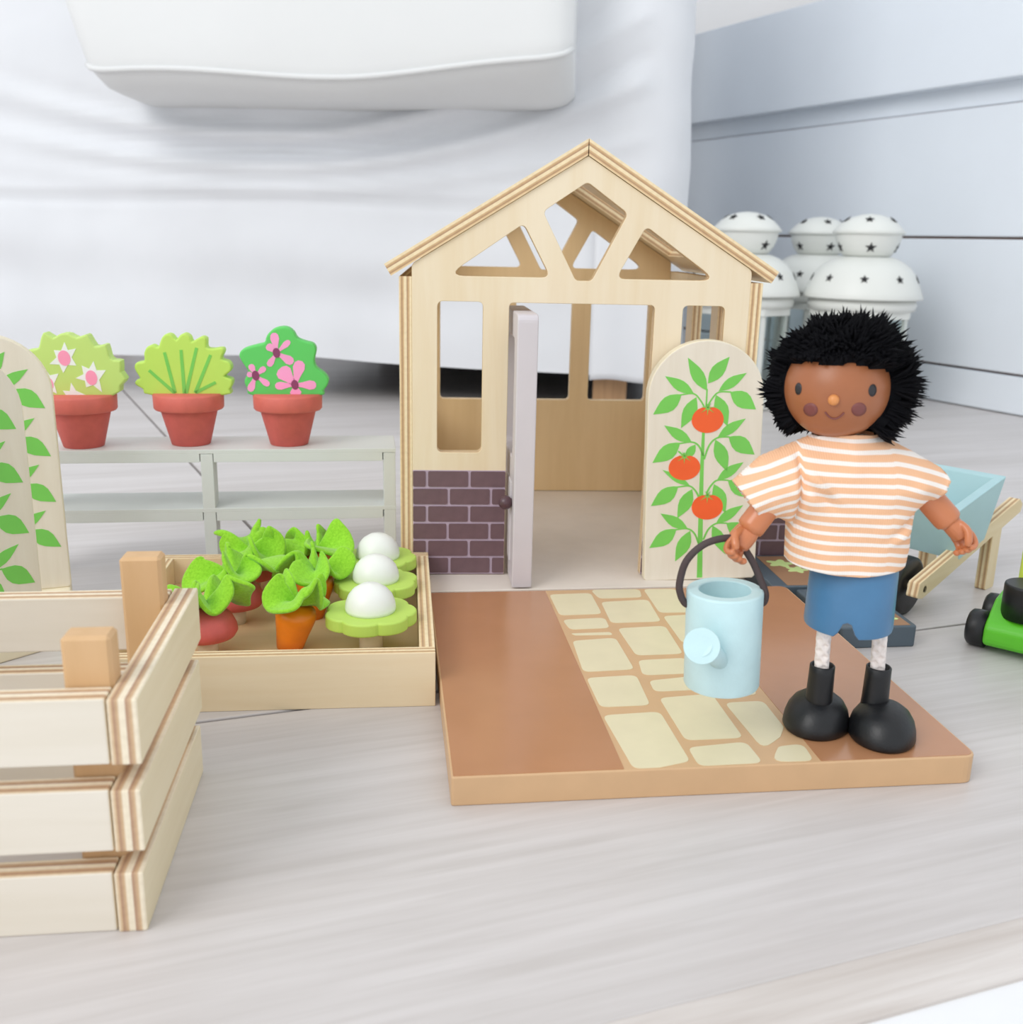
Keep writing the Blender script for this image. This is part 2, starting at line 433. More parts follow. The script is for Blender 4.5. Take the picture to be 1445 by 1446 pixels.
# ================================================================== LANTERNS
M_lan = paint('white_enamel', 'e5e7e2', 0.4, var=0.01, scale=30, bstr=0)
M_hole = paint('dark_hole', '2b2a2c', 0.9, bstr=0)
M_wax = paint('candle_wax', 'eee9dd', 0.5)
def glass_mat():
    m, nt, b = base_mat('clear_glass')
    b.inputs['Base Color'].default_value = (0.9, 0.95, 0.94, 1); b.inputs['Roughness'].default_value = 0.03
    b.inputs['Transmission Weight'].default_value = 1.0; b.inputs['IOR'].default_value = 1.15
    return m
M_glass = glass_mat()
def star_poly(r, ri=0.42, n=5): return [((r if k % 2 == 0 else r*ri)*math.sin(math.pi*k/n), (r if k % 2 == 0 else r*ri)*math.cos(math.pi*k/n)) for k in range(2*n)]
def lantern(label, loc, rz):
    t = thing('lantern', label, 'lantern', loc, rz, 'white metal lanterns by the wall')
    obj('base', G().lathe([(5.3, 0), (5.6, 0.2), (5.6, 1.0), (5.2, 1.3), (4.9, 1.5)], 40), M_lan, t)
    nw = 8
    fr = G()
    fr.lathe([(5.3, 11.2), (5.75, 11.3), (5.9, 11.9), (5.75, 12.4), (5.3, 12.5)], 40, cap0=False, cap1=False)
    obj('upper_ring', fr, M_lan, t)
    for k in range(nw):
        a = 360*k/nw
        obj('window_post', G().box(-0.42, 0.42, -5.45, -5.05, 1.3, 11.4, 0.08), M_lan, t, rot=(0, 0, a))
        pw = 5.2*math.tan(math.pi/nw)
        for z0, z1 in ((1.3, 2.5), (10.5, 11.5)): obj('pane_rail', G().box(-pw, pw, -5.3, -5.1, z0, z1, 0.05), M_lan, t, rot=(0, 0, a+180/nw))
        obj('pane', G().box(-pw+0.3, pw-0.3, -5.2, -5.14, 2.4, 10.6), M_glass, t, rot=(0, 0, a+180/nw))
    dome = [(6.4, 12.55), (6.45, 12.75), (6.2, 13.4), (5.85, 14.3), (5.4, 15.2), (4.75, 16.0), (3.9, 16.6), (3.1, 16.95), (2.7, 17.05)]
    d = obj('dome', G().lathe([(5.3, 12.5)]+dome+[(2.4, 17.05)], 48, cap0=False, cap1=False), M_lan, t)
    def stars(parent, r, z, tilt, count, size, off=0):
        s = G().flat(star_poly(size), -0.02, 0.05)
        me = s.xf(UPR).mesh('star_hole'); me.materials.append(M_hole)
        for k in range(count):
            a = R(off+360*k/count)
            o = bpy.data.objects.new('star_hole', me); COL.objects.link(o); o.parent = parent
            o.location = Vector((r*math.sin(a), -r*math.cos(a), z))*CM
            o.rotation_euler = (Matrix.Rotation(a, 4, 'Z') @ RX(-tilt)).to_euler()
    stars(d, 5.64, 14.75, 24, 9, 0.5, -18)
    bowl = [(2.3, 17.05), (2.6, 17.2), (3.1, 17.9), (3.45, 18.8), (3.55, 19.5)]
    b = obj('chimney', G().lathe(bowl, 40, cap1=False), M_lan, t)
    stars(b, 3.12, 18.05, -24, 5, 0.62, -12)
    cap = [(3.75, 19.45), (3.9, 19.6), (3.6, 20.0), (2.9, 20.7), (2.0, 21.25), (1.0, 21.55), (0.0, 21.65)]
    c = obj('cap', G().lathe(cap, 40), M_lan, t)
    stars(c, 2.55, 21.0, 52, 5, 0.5, -20)
    obj('candle', G().lathe([(1.9, 1.5), (1.9, 5.5), (1.7, 5.7), (0, 5.5)], 24), M_wax, t)
lantern('white star-pierced metal lantern nearest the viewer, behind the doll\'s head', (38.9, 115.8, 0), 0)
lantern('white star-pierced metal lantern half hidden behind another lantern', (37.9, 131.0, 0), 22)
lantern('white star-pierced metal lantern peeking out beside the toy house roof', (25.7, 117.4, 0), -30)

# ================================================================== TOY GREENHOUSE
TON = (lin('f2dfb9'), lin('dcbb8e'), lin('b38f70'))
M_birch_z = wood('birch_face_upright', 'eddec3', 'e5d1ae', 'Z', 0.45, 12, 160)
M_birch_x = wood('birch_face_lengthwise', 'eedcbb', 'e6cfa8', 'X', 0.45, 12, 160)
M_birch_shaded = wood('birch_face_shaded', 'f2d4a6', 'e8c896', 'Z', 0.45, 12, 160)  # same birch, the interior's warm shading put into the colour
M_mortar = paint('brick_mortar', 'bba7b9', 0.55, bstr=0)
M_brick = paint('brick_paint', '6d545a', 0.42, var=0.08, scale=200)
M_door = paint('door_paint', 'd2ccd0', 0.5, var=0.02)
M_plum = paint('plum_paint', '5a4148', 0.3)
M_plate = paint('plate_paint', 'e4dad0', 0.5, var=0.03)
HO = (-5.0746, 49.813, 0); HA = 4.0626; HW = 16.71; HD = 18.26
def bricks(parent, u0, u1, z0, z1, y, rows=6, off=0.72, pitch=2.16):
    """mortar sheet and single bricks on a face looking along -y"""
    obj('mortar', G().box(u0, u1, y-0.03, y+0.02, z0, z1), M_mortar, parent)
    ph = (z1-z0)/rows; cache = {}
    for r in range(rows):
        zt = z1-0.04-r*ph; zb = zt-ph+0.12
        o = off if r % 2 == 0 else off+1.06+0.05*(r % 3)
        xs = [u0-1]+[u0+o+k*pitch for k in range(-1, 12)]
        for k in range(len(xs)-1):
            a = max(u0, xs[k]+0.065); b = min(u1, xs[k+1]-0.065)
            if b-a < 0.12: continue
            key = (round(b-a, 2), round(zt-zb, 2))
            if key not in cache:
                g = G().flat(rpoly([(0, 0), (b-a, 0), (b-a, zt-zb), (0, zt-zb)], 0.07, 2), 0, 0.05)
                me = g.xf(UPR).mesh('brick'); me.materials.append(M_brick); cache[key] = me
            obj('brick', cache[key], M_brick, parent, (a, y-0.03, zb))
def greenhouse():
    t = thing('toy_greenhouse', 'wooden toy greenhouse with gable roof, open door and brick-patterned base', 'toy house', HO, HA)
    TH = 0.62; zb = 1.06; ev = 16.8; ap = 21.93; cx = HW/2
    outer = [(0, zb), (4.75, zb), (4.75, 15.04), (11.97, 15.04), (11.97, zb), (HW, zb), (HW, ev), (cx, ap), (0, ev)]
    outer = rpoly(outer, [0.05, 0, 0.25, 0.25, 0, 0.05, 0.35, 0.1, 0.35])
    def rect(a, b, c, d, r=0.3): return rpoly([(a, c), (b, c), (b, d), (a, d)], r)
    triL = rpoly([(1.7, 16.27), (6.75, 16.27), (5.38, 18.78)], 0.28)
    triR = [(HW-x, y) for x, y in triL]
    dia = rpoly([(6.28, 19.35), (7.98, 16.15), (8.76, 16.15), (10.40, 19.35), (8.38, 20.75)], 0.3)
    ed = plyedge('ply_edge_wall', 'Y', TH, TON)
    f = shape([outer, rect(1.24, 3.48, 7.55, 15.06), rect(13.38, 15.5, 7.55, 15.05), triL, triR, dia], TH, 0.03).xf(UPR)
    fw = obj('front_wall', f, [M_birch_z, ed], t, (0, TH/2, 0))
    bricks(fw, 0.02, 4.73, zb+0.02, 6.62, -TH/2, off=0.71)
    bricks(fw, 11.99, HW-0.02, zb+0.02, 6.62, -TH/2, off=0.9)
    outb = rpoly([(0, zb), (HW, zb), (HW, ev), (cx, ap), (0, ev)], [0.05, 0.05, 0.35, 0.1, 0.35])
    bk = shape([outb, rect(1.33, 5.26, 7.47, 15.05), rect(6.4, 10.17, 7.47, 15.05), rect(11.45, 15.38, 7.47, 15.05), triL, triR, dia], TH, 0.03).xf(UPR)
    obj('back_wall', bk, [M_birch_shaded, ed], t, (0, HD+TH/2, 0))
    es = plyedge('ply_edge_side', 'X', TH, TON)
    so = [(0, zb), (HD+TH, zb), (HD+TH, 16.2), (0, 16.2)]
    sm = shape([so, rect(1.9, 5.8, 7.5, 15.0), rect(7.2, 11.6, 7.5, 15.0), rect(13.0, 17.0, 7.5, 15.0)], TH, 0.03).xf(RZ(90) @ UPR)
    me = sm.mesh('side_wall')
    obj('side_wall', me, [M_birch_z, es], t, (-TH/2, 0, 0)); obj('side_wall', me, [M_birch_z, es], t, (HW+TH/2, 0, 0))
    # roof: two open frames meeting at the ridge
    al = math.atan2(ap-ev, cx); L = 10.95; RT = 0.66; ta = math.tan(al)
    er = plyedge('ply_edge_roof', 'Z', RT, TON, center=False)
    y0, y1 = -0.12, HD+TH+0.12
    rg = G()
    ya, yb = 11.8, HD-1.9
    ob = [(0.02, y0), (L, y0), (L, y1), (0.02, y1)]; ot = [(-RT*ta+0.02, y0), (L, y0), (L, y1), (-RT*ta+0.02, y1)]
    ib = [(1.4, ya), (L-1.9, ya), (L-1.9, yb), (1.4, yb)]
    vs = [(s, y, 0.02) for s, y in ob]+[(s, y, RT) for s, y in ot]+[(s, y, 0.02) for s, y in ib]+[(s, y, RT) for s, y in ib]
    fs = []; ms = []
    for i in range(4):
        j = (i+1) % 4
        fs += [[i, j, 4+j, 4+i], [8+j, 8+i, 12+i, 12+j], [j, i, 8+i, 8+j], [4+i, 4+j, 12+j, 12+i]]; ms += [1, 1, 0, 0]
    rg.add(vs, fs, ms)
    me = rg.mesh('roof_panel')
    for m_ in (M_birch_x, er): me.materials.append(m_)
    o = obj('roof_panel', me, [], t, (cx, 0, ap)); o.rotation_euler = (0, al, 0)
    rg2 = G(); rg2.v = [(-x, y, z) for x, y, z in rg.v]; rg2.f = [f_[::-1] for f_ in rg.f]; rg2.m = rg.m; rg2.s = rg.s
    me = rg2.mesh('roof_panel')
    for m_ in (M_birch_x, er): me.materials.append(m_)
    o = obj('roof_panel', me, [], t, (cx, 0, ap)); o.rotation_euler = (0, -al, 0)
    # floor plate, its front edge following the path board
    pl = [(-0.6, 0.05), (0.85, 0.05), (0.95, -2.62), (HW+0.05, -1.66), (HW+0.62, -1.6), (HW+0.62, HD+TH), (-0.6, HD+TH)]
    obj('floor_plate', shape([pl], 1.0, 0.04), M_plate, t, (0, 0, 0.53))
    # door standing open at a right angle
    d = obj('door', shape([rpoly([(0, 0), (7.0, 0), (7.0, 13.55), (0, 13.55)], [0.05, 0.1, 0.45, 0.4]), rect(1.3, 5.8, 6.4, 12.3, 0.35)], 1.0, 0.07).xf(RZ(90) @ UPR), M_door, t, (5.52, -2.28, 1.1), (0, 0, 1.5))
    obj('lower_panel', G().box(-0.56, 0.56, 1.3, 5.8, 1.0, 5.2, 0.08), M_door, d)
    obj('knob', G().ell((-0.82, 0.95, 4.2), (0.36, 0.36, 0.36), 20, 12), M_plum, d)
    return t
greenhouse()
# brick-patterned panel beyond the right corner of the house
def brick_panel():
    t = obj('brick_panel', G().box(0, 4.6, 0, 0.62, 0, 6.65, 0.03, axis='Y'), [M_birch_x, plyedge('ply_edge_wall', 'Y', 0.62, TON)], None, (13.75, 54.75, 0), (0, 0, 4.0),
            label='low panel with dark brick pattern standing behind the doll beside the house', cat='toy wall')
    bricks(t, 0.03, 4.57, 0.9, 6.6, 0.0, rows=6, off=1.35)
brick_panel()

# ================================================================== PATH BOARD
M_tan = paint('tan_paint', 'd2ac83', 0.42, var=0.03, scale=80)
M_brown = paint('brown_gloss_paint', 'b8835d', 0.22, var=0.03, scale=50, spec=0.5, bstr=0.05, coat=0.25)
M_stone = paint('cream_stone_paint', 'e3d8b6', 0.35, var=0.025, scale=90)
STONES = [[(5.9, 17.18), (8.01, 17.28), (7.98, 14.37), (5.94, 14.3)], [(5.97, 13.74), (8.01, 13.89), (7.97, 12.59), (6.13, 12.5)], [(6.05, 12.05), (7.87, 12.1), (7.96, 11.76), (6.26, 11.8)], [(6.0, 11.19), (7.98, 11.43), (8.02, 8.01), (5.86, 7.89)], [(5.88, 7.32), (7.96, 7.46), (7.85, 4.72), (5.91, 4.68)], [(5.86, 4.02), (8.07, 4.16), (8.14, 0.43), (7.0, 0.1), (6.09, 0.08)],
 [(8.07, 17.75), (10.61, 17.7), (10.44, 16.51), (8.28, 16.45)], [(8.26, 15.96), (10.66, 16.19), (10.54, 13.24), (8.16, 13.17)], [(8.32, 12.52), (10.58, 12.69), (10.5, 9.46), (8.43, 9.41)], [(8.4, 8.91), (10.5, 9.03), (10.45, 7.46), (8.21, 7.4)], [(8.35, 6.88), (10.33, 7.2), (10.4, 5.92), (8.3, 5.86)], [(8.35, 5.3), (10.51, 5.53), (10.53, 1.91), (8.4, 1.88)], [(8.33, 1.37), (10.52, 1.62), (10.6, 0.12), (8.34, 0.08)],
 [(10.8, 17.7), (12.45, 17.61), (12.4, 14.33), (10.76, 14.34)], [(10.81, 13.91), (12.4, 14.05), (12.45, 10.8), (10.8, 10.63)], [(10.8, 10.3), (12.4, 10.4), (12.4, 7.96), (10.72, 7.88)], [(10.8, 7.43), (12.4, 7.53), (12.3, 5.31), (10.7, 5.23)], [(10.76, 4.71), (12.32, 4.77), (12.3, 2.6), (11.89, 1.88), (10.94, 1.04)], [(10.9, 0.15), (11.55, 1.19), (12.5, 1.34), (12.4, 0.12)]]
def path_board():
    BW, BD, BT = 18.34, 17.82, 1.05
    o = shape([rpoly([(0, 0), (BW, 0), (BW, BD), (0, BD)], [0.12, 0.5, 0.5, 0.12])], BT, 0.05)
    t = obj('path_board', o.xf(T(0, 0, BT/2)), M_tan, None, (-1.7704, 29.3466, 0), (0, 0, 7.0788),
            label='flat wooden garden board painted brown with a cream stone path down the middle', cat='toy board')
    for a, b in ((0.07, 5.78), (12.64, BW-0.08)):
        obj('brown_bed', G().flat(rpoly([(a, 0.09), (b, 0.09), (b, BD-0.07), (a, BD-0.07)], [0.05, 0.4 if a > 6 else 0.05, 0.4 if a > 6 else 0.05, 0.05]), BT-0.02, BT+0.012), M_brown, t)
    for s in STONES:
        obj('stone', G().flat(rpoly(s, 0.33 if abs(s[0][1]-s[2][1]) > 0.6 else 0.14, 4), BT-0.02, BT+0.014), M_stone, t)
path_board()

# ================================================================== DARK BED BOARDS BEHIND THE DOLL
M_slate = paint('slate_paint', '4f5c66', 0.42, var=0.03)
M_soil = paint('soil_paint', 'a07a5c', 0.45, var=0.04)
M_lime = paint('lime_print', 'cfe59a', 0.5)
def bed_board(label, loc, rz, w, d, heads):
    t = obj('bed_board', shape([rpoly([(0, 0), (w, 0), (w, d), (0, d)], 0.2)], 1.05, 0.08).xf(T(0, 0, 0.525)), M_slate, None, loc, (0, 0, rz), label=label, cat='toy board', group='dark garden bed boards')
    obj('soil', G().flat([(0.85, 0.12), (w-0.3, 0.12), (w-0.3, d-0.3), (0.85, d-0.3)], 1.03, 1.062), M_soil, t)
    for (x, y, s) in heads:
        pts = [(x+s*(1+0.28*math.sin(5*a+x))*math.cos(a), y+s*0.9*(1+0.28*math.sin(5*a+x))*math.sin(a)) for a in [2*math.pi*k/40 for k in range(40)]]
        obj('lettuce_print', G().flat(pts, 1.05, 1.076), M_lime, t)
bed_board('dark slate-edged bed board with lettuce print, the nearer of two behind the doll', (15.35, 43.5, 0), 7.5, 3.75, 5.35, [(1.45, 0.75, 0.42), (2.75, 1.0, 0.4), (1.5, 2.6, 0.5), (2.8, 3.9, 0.5)])
bed_board('dark slate-edged bed board with lettuce print, farther one against the brick panel', (13.55, 49.15, 0), 6.0, 5.0, 5.3, [(1.75, 3.7, 0.62), (2.3, 2.6, 0.5), (3.6, 3.8, 0.6), (3.7, 1.6, 0.55)])

# ================================================================== TOMATO PANELS
M_cream = wood('cream_panel', 'eae2d3', 'e0d6c4', 'Z', 0.5, 10, 200)
M_rim = paint('cream_panel_edge', 'ece2c8', 0.5)
M_leaf = paint('leaf_print', '78cc58', 0.5, bstr=0)
M_tom = paint('tomato_print', 'f2622a', 0.45, bstr=0)
def pan(X, Y): return ((X-(45+(1405-Y)*0.0279))/652*5.85-2.925, (1400-Y)/1365*12.35)
def leaf_poly(b, tp, w):
    b = Vector(b); tp = Vector(tp); d = tp-b; n = Vector((-d.y, d.x)).normalized()
    pr = [(0, 0), (0.12, 0.42), (0.28, 0.84), (0.45, 1.0), (0.62, 0.86), (0.8, 0.48), (1, 0)]
    up = [b+d*s+n*(w*0.5*k+0.03*w*math.sin(3.14*s)) for s, k in pr]; dn = [b+d*s-n*(w*0.5*k-0.03*w*math.sin(3.14*s)) for s, k in pr[1:-1]]
    return [(p.x, p.y) for p in up]+[(p.x, p.y) for p in dn[::-1]]
def ribbon(pts, ws, n=5):
    P = [Vector(p) for p in spline([(a, b, 0) for a, b in pts], n)]; N = len(P); up = []; dn = []
    for i, p in enumerate(P):
        tt = (P[min(i+1, N-1)]-P[max(i-1, 0)]).normalized(); nn = Vector((-tt.y, tt.x, 0)); s = i/(N-1)
        w = ws[0]+(ws[1]-ws[0])*s
        up.append(p+nn*w/2); dn.append(p-nn*w/2)
    return [(p.x, p.y) for p in up]+[(p.x, p.y) for p in dn[::-1]]
LEAVES = [(405, 305, 297, 122, 70), (410, 265, 528, 122, 75), (330, 318, 170, 220, 62), (470, 308, 625, 212, 58), (262, 322, 103, 430, 88), (535, 315, 682, 415, 92), (345, 340, 260, 510, 78), (455, 330, 522, 505, 78),
 (320, 590, 165, 493, 62), (468, 568, 625, 465, 58), (255, 592, 98, 703, 88), (530, 565, 680, 670, 92), (342, 605, 280, 690, 50), (455, 580, 525, 765, 78), (312, 840, 155, 745, 42), (468, 812, 618, 712, 58), (245, 842, 88, 952, 88), (530, 815, 676, 918, 90), (325, 860, 240, 1028, 78), (450, 835, 518, 1005, 78),
 (300, 1092, 143, 998, 62), (465, 1065, 620, 962, 58), (235, 1092, 78, 1200, 88), (525, 1065, 672, 1168, 90), (315, 1105, 228, 1285, 78), (445, 1078, 522, 1252, 72)]
STEMS = [([(387, 530), (380, 740), (375, 1040), (372, 1388)], (15, 32)), ([(405, 295), (400, 410)], (8, 9)),
 ([(395, 405), (370, 360), (330, 320), (258, 325)], (9, 8)), ([(402, 405), (430, 355), (470, 315), (540, 315)], (9, 8)), ([(388, 670), (360, 612), (320, 590), (252, 597)], (11, 8)), ([(392, 690), (420, 612), (465, 570), (535, 566)], (11, 8)),
 ([(362, 905), (345, 872), (310, 842), (242, 846)], (11, 8)), ([(408, 885), (435, 840), (470, 812), (535, 815)], (11, 8)), ([(364, 1180), (340, 1122), (300, 1092), (232, 1096)], (11, 8)), ([(392, 1160), (420, 1100), (465, 1066), (530, 1066)], (11, 8)), ([(245, 640), (275, 670), (285, 700)], (9, 9))]
TOMS = [(410, 465, 90, 76), (280, 733, 90, 74), (413, 965, 90, 76)]
K = 5.85/652
def tomato_panel(label, loc, rot, base=False):
    out = []
    for k in range(25):
        a = math.pi*k/24; out.append((2.925*math.cos(a), 9.6+2.8*math.sin(a)))
    out = rpoly([(-2.925, 0), (2.925, 0)], 0)+out
    out = [(-2.80, 0), (2.80, 0), (2.925, 0.12)]+[p for p in out[2:]]+[(-2.925, 0.12)]
    t = obj('tomato_panel', shape([out], 0.72, 0.07).xf(UPR), [M_cream, M_rim], None, loc, rot, label=label, cat='toy plant', group='arched tomato plant panels')
    if base:
        obj('base', G().box(-2.9, 2.9, -0.75, 0.75, -1.0, 0.0, 0.08), M_rim, t)
    y = 0.35
    def put(name, poly, m, z): return obj(name, G().flat(poly, y, y+z).xf(UPR), m, t)
    for p, w in STEMS: put('stem', ribbon([pan(*q) for q in p], (w[0]*K, w[1]*K)), M_leaf, 0.022)
    for (a, b, c, d, w) in LEAVES: put('leaf', leaf_poly(pan(a, b), pan(c, d), w*K), M_leaf, 0.026)
    for (X, Y, rx, ry) in TOMS:
        c = pan(X, Y)
        tm = put('tomato', [(c[0]+rx*K*math.cos(a)*(1-0.03*math.sin(a)), c[1]+ry*K*math.sin(a)*(1-0.06*max(0, math.sin(a))*math.cos(a*2+3.14))) for a in [2*math.pi*k/36 for k in range(36)]], M_tom, 0.035)
        h = Vector(pan(X, Y-ry+12)); cal = []
        for k in range(14):
            a = math.pi*2*k/14+0.2; r = (36 if k % 2 == 0 else 8)*K
            if math.sin(a) < -0.2 and k % 2 == 0: r *= 1.35
            cal.append((h.x+r*math.cos(a), h.y+r*math.sin(a)*0.9))
        obj('calyx', G().flat(cal, y+0.03, y+0.045).xf(UPR), M_leaf, tm)
        obj('stalk', G().flat(ribbon([(h.x, h.y), (h.x-0.02, h.y+0.2)], (0.1, 0.06)), y+0.03, y+0.045).xf(UPR), M_leaf, tm)
    return t
tomato_panel('cream arched panel with red tomato plant print leaning on the toy house front', (9.88, 50.26, 1.08), (0, -2.0, 3.5))
tomato_panel('cream arched tomato plant panel nearer the slatted crate, cut by the left picture edge', (-22.75, 39.75, 1.0), (0, 0, 50), True)
tomato_panel('cream arched tomato plant panel standing behind the other one, beside the white flower pot', (-24.5, 46.1, 1.0), (0, 0, 22), True)

# ================================================================== PLANTER BOX WITH VEGETABLES
M_soilbox = wood('planter_base', 'e8cb9f', 'dcba88', 'X', 0.55, 8, 160)
def planter():
    t = thing('planter_box', 'low birch plywood planter box holding toy vegetables beside the toy house', 'planter box', (-2.86, 36.67, 0), 6.2)
    W, D, H, q = 13.3, 13.15, 2.3, 0.62
    fy = plyedge('ply_edge_wall', 'Y', q, TON); fx = plyedge('ply_edge_side', 'X', q, TON)
    b = G().box(-W/2, W/2, -q/2, q/2, 0, H, 0.03, axis='Y').mesh('long_board')
    for y in (q/2, D-q/2): obj('long_board', b, [M_birch_x, fy], t, (-W/2, y, 0))
    s = G().box(-q/2, q/2, q+0.01, D-q-0.01, 0, H, 0.03, axis='X').mesh('side_board')
    for x in (-q/2, -W+q/2): obj('side_board', s, [M_birch_x, fx], t, (x, 0, 0))
    obj('soil_board', G().box(-W+q+0.01, -q-0.01, q+0.01, D-q-0.01, 0.2, 0.98), M_soilbox, t)
planter()
M_felt = None
def felt():
    global M_felt
    m, nt, b = base_mat('green_felt'); v = coords(nt)
    n = nz(nt, v, 900, 4, 0.7)
    nt.links.new(ramp(nt, n, [(0.3, lin('84c62c')), (0.7, lin('a2e03f'))]), b.inputs['Base Color'])
    b.inputs['Roughness'].default_value = 0.95; b.inputs['Specular IOR Level'].default_value = 0.1; b.inputs['Sheen Weight'].default_value = 0.3
    bump(nt, b, n, 0.5, 0.0006); M_felt = m
felt()
M_radish = paint('radish_paint', 'cf5f58', 0.55, var=0.08, scale=150, bstr=0.4)
M_orange = paint('carrot_paint', 'f08512', 0.4, var=0.05, scale=120)
M_collar = paint('collar_paint', 'bcdc62', 0.5, var=0.03)
M_curd = paint('cauliflower_paint', 'eef0ea', 0.4, var=0.02)
M_peg = paint('pale_peg', 'e2d9c6', 0.6)
def ruffle(seed, rad, k, amp, lift, n=84, nr=10, tilt=(0, 0)):
    """gathered felt: a disc crumpled into a few deep rounded folds with uneven, pointed edges"""
    rnd = random.Random(seed); g = G()
    p1, p2, p3 = [rnd.uniform(0, 6.28) for _ in range(3)]; off = Vector((rnd.uniform(0, 50), rnd.uniform(0, 50), 0))
    vs = [(0, 0, 0)]; fs = []
    for i in range(1, nr+1):
        r = i/nr
        for j in range(n):
            a = 2*math.pi*j/n
            rr = rad*r*(1+0.24*math.sin(2*a+p1)*r+0.13*math.sin(4*a+p2)*r+0.07*math.sin(9*a+p3)*r*r)
            ph = k*a+p3+1.1*math.sin(a+p1)+0.7*math.sin(2*a+p2)
            fold = math.sin(ph); fold = math.copysign(abs(fold)**0.8, fold)
            nv_ = noise.noise(Vector((1.6*r*math.cos(a), 1.6*r*math.sin(a), 0))+off)
            z = lift*math.sin(r*1.9)+amp*r**0.9*fold+0.5*r*nv_+0.14*r*math.sin(2*ph+p1)+0.17*r*r*math.sin(7*a+p2+r*2)
            a2 = a+0.55*r**0.7*math.cos(ph)/max(1, k-1.5)*1.3
            sh = 1-0.40*r*max(0, fold)
            vs.append((rr*math.cos(a2)*sh, rr*math.sin(a2)*sh, max(z, -0.3)))
    for j in range(n): fs.append([0, 1+j, 1+(j+1) % n])
    for i in range(nr-1):
        for j in range(n):
            a = 1+i*n; fs.append([a+j, a+n+j, a+n+(j+1) % n, a+(j+1) % n])
    g.add(vs, fs, 0, True)
    return g.xf(RX(tilt[0]) @ RY(tilt[1]))
LEAFMODS = (('solid', 0.19, 0), ('sub', 1))
def radish(label, loc, seed, rz):
    t = thing('radish', label, 'toy radish', loc, rz, 'toy radishes in the planter box')
    obj('root', G().lathe([(0.30, 0.75), (0.85, 0.78), (1.14, 0.88), (1.26, 1.08), (1.22, 1.35), (1.06, 1.7), (0.78, 2.0), (0.4, 2.15), (0, 2.2)], 36), M_radish, t)
    obj('peg', G().lathe([(0.42, 0.0), (0.42, 0.85)], 20), M_peg, t)
    obj('leaves', ruffle(seed, 1.8, 4, 0.64, 0.5, tilt=(-10, -4)).xf(T(0, 0, 2.2)), M_felt, t, mods=LEAFMODS)
radish('toy radish in the planter, frontmost of the three, half hidden by the crate', (-12.55, 39.0, 0.98), 3, 10)
radish('toy radish in the planter, the middle one of the three', (-12.35, 42.7, 0.98), 11, 60)
radish('toy radish in the planter, farthest back of the three', (-12.65, 46.6, 0.98), 25, 140)
def carrot(label, loc, seed, rz, tilt=(6, 13)):
    t = thing('carrot', label, 'toy carrot', loc, rz, 'toy carrots in the planter box')
    obj('root', G().lathe([(0.55, 0.0), (0.68, 0.7), (0.82, 1.35), (0.86, 1.6), (0.80, 1.85), (0.5, 2.0), (0, 2.03)], 32).xf(RX(tilt[0]) @ RY(tilt[1])), M_orange, t)
    top = (RX(tilt[0]) @ RY(tilt[1])) @ Vector((0, 0, 2.12))
    obj('leaves', ruffle(seed, 1.7, 4, 0.62, 0.5, tilt=(-10, 6)).xf(T(*top)), M_felt, t, mods=LEAFMODS)
carrot('orange toy carrot in the planter, frontmost and fully showing its root', (-9.35, 39.9, 1.0), 5, 0)
carrot('toy carrot in the planter showing only ruffled leaves, the middle one', (-9.15, 43.6, 1.0), 18, 40, (4, 6))
carrot('toy carrot in the planter showing only its leaves, farthest back', (-9.45, 47.0, 1.0), 31, 100, (0, 3))
def cauliflower(label, loc, rz):
    t = thing('cauliflower', label, 'toy cauliflower', loc, rz, 'toy cauliflowers in the planter box')
    col = [(1.95*(0.90+0.10*abs(math.cos(3.5*a))**0.7)*math.cos(a), 1.85*(0.90+0.10*abs(math.cos(3.5*a))**0.7)*math.sin(a)) for a in [2*math.pi*k/84 for k in range(84)]]
    obj('collar', shape([col], 0.55, 0.08).xf(T(0, 0, 1.52)), M_collar, t)
    obj('head', G().lathe([(1.05, 1.78), (1.07, 1.93), (1.04, 2.18), (0.92, 2.48), (0.72, 2.72), (0.4, 2.92), (0, 2.98)], 36), M_curd, t)
    obj('stem', G().lathe([(0.5, 0.0), (0.5, 1.3)], 20), M_peg, t)
cauliflower('white-domed toy cauliflower in the planter, nearest the viewer', (-5.87, 39.95, 0.98), 5)
cauliflower('white-domed toy cauliflower in the planter, between the other two', (-6.18, 43.9, 0.98), 25)
cauliflower('white-domed toy cauliflower in the planter, farthest back by the house', (-6.55, 47.35, 0.98), 50)

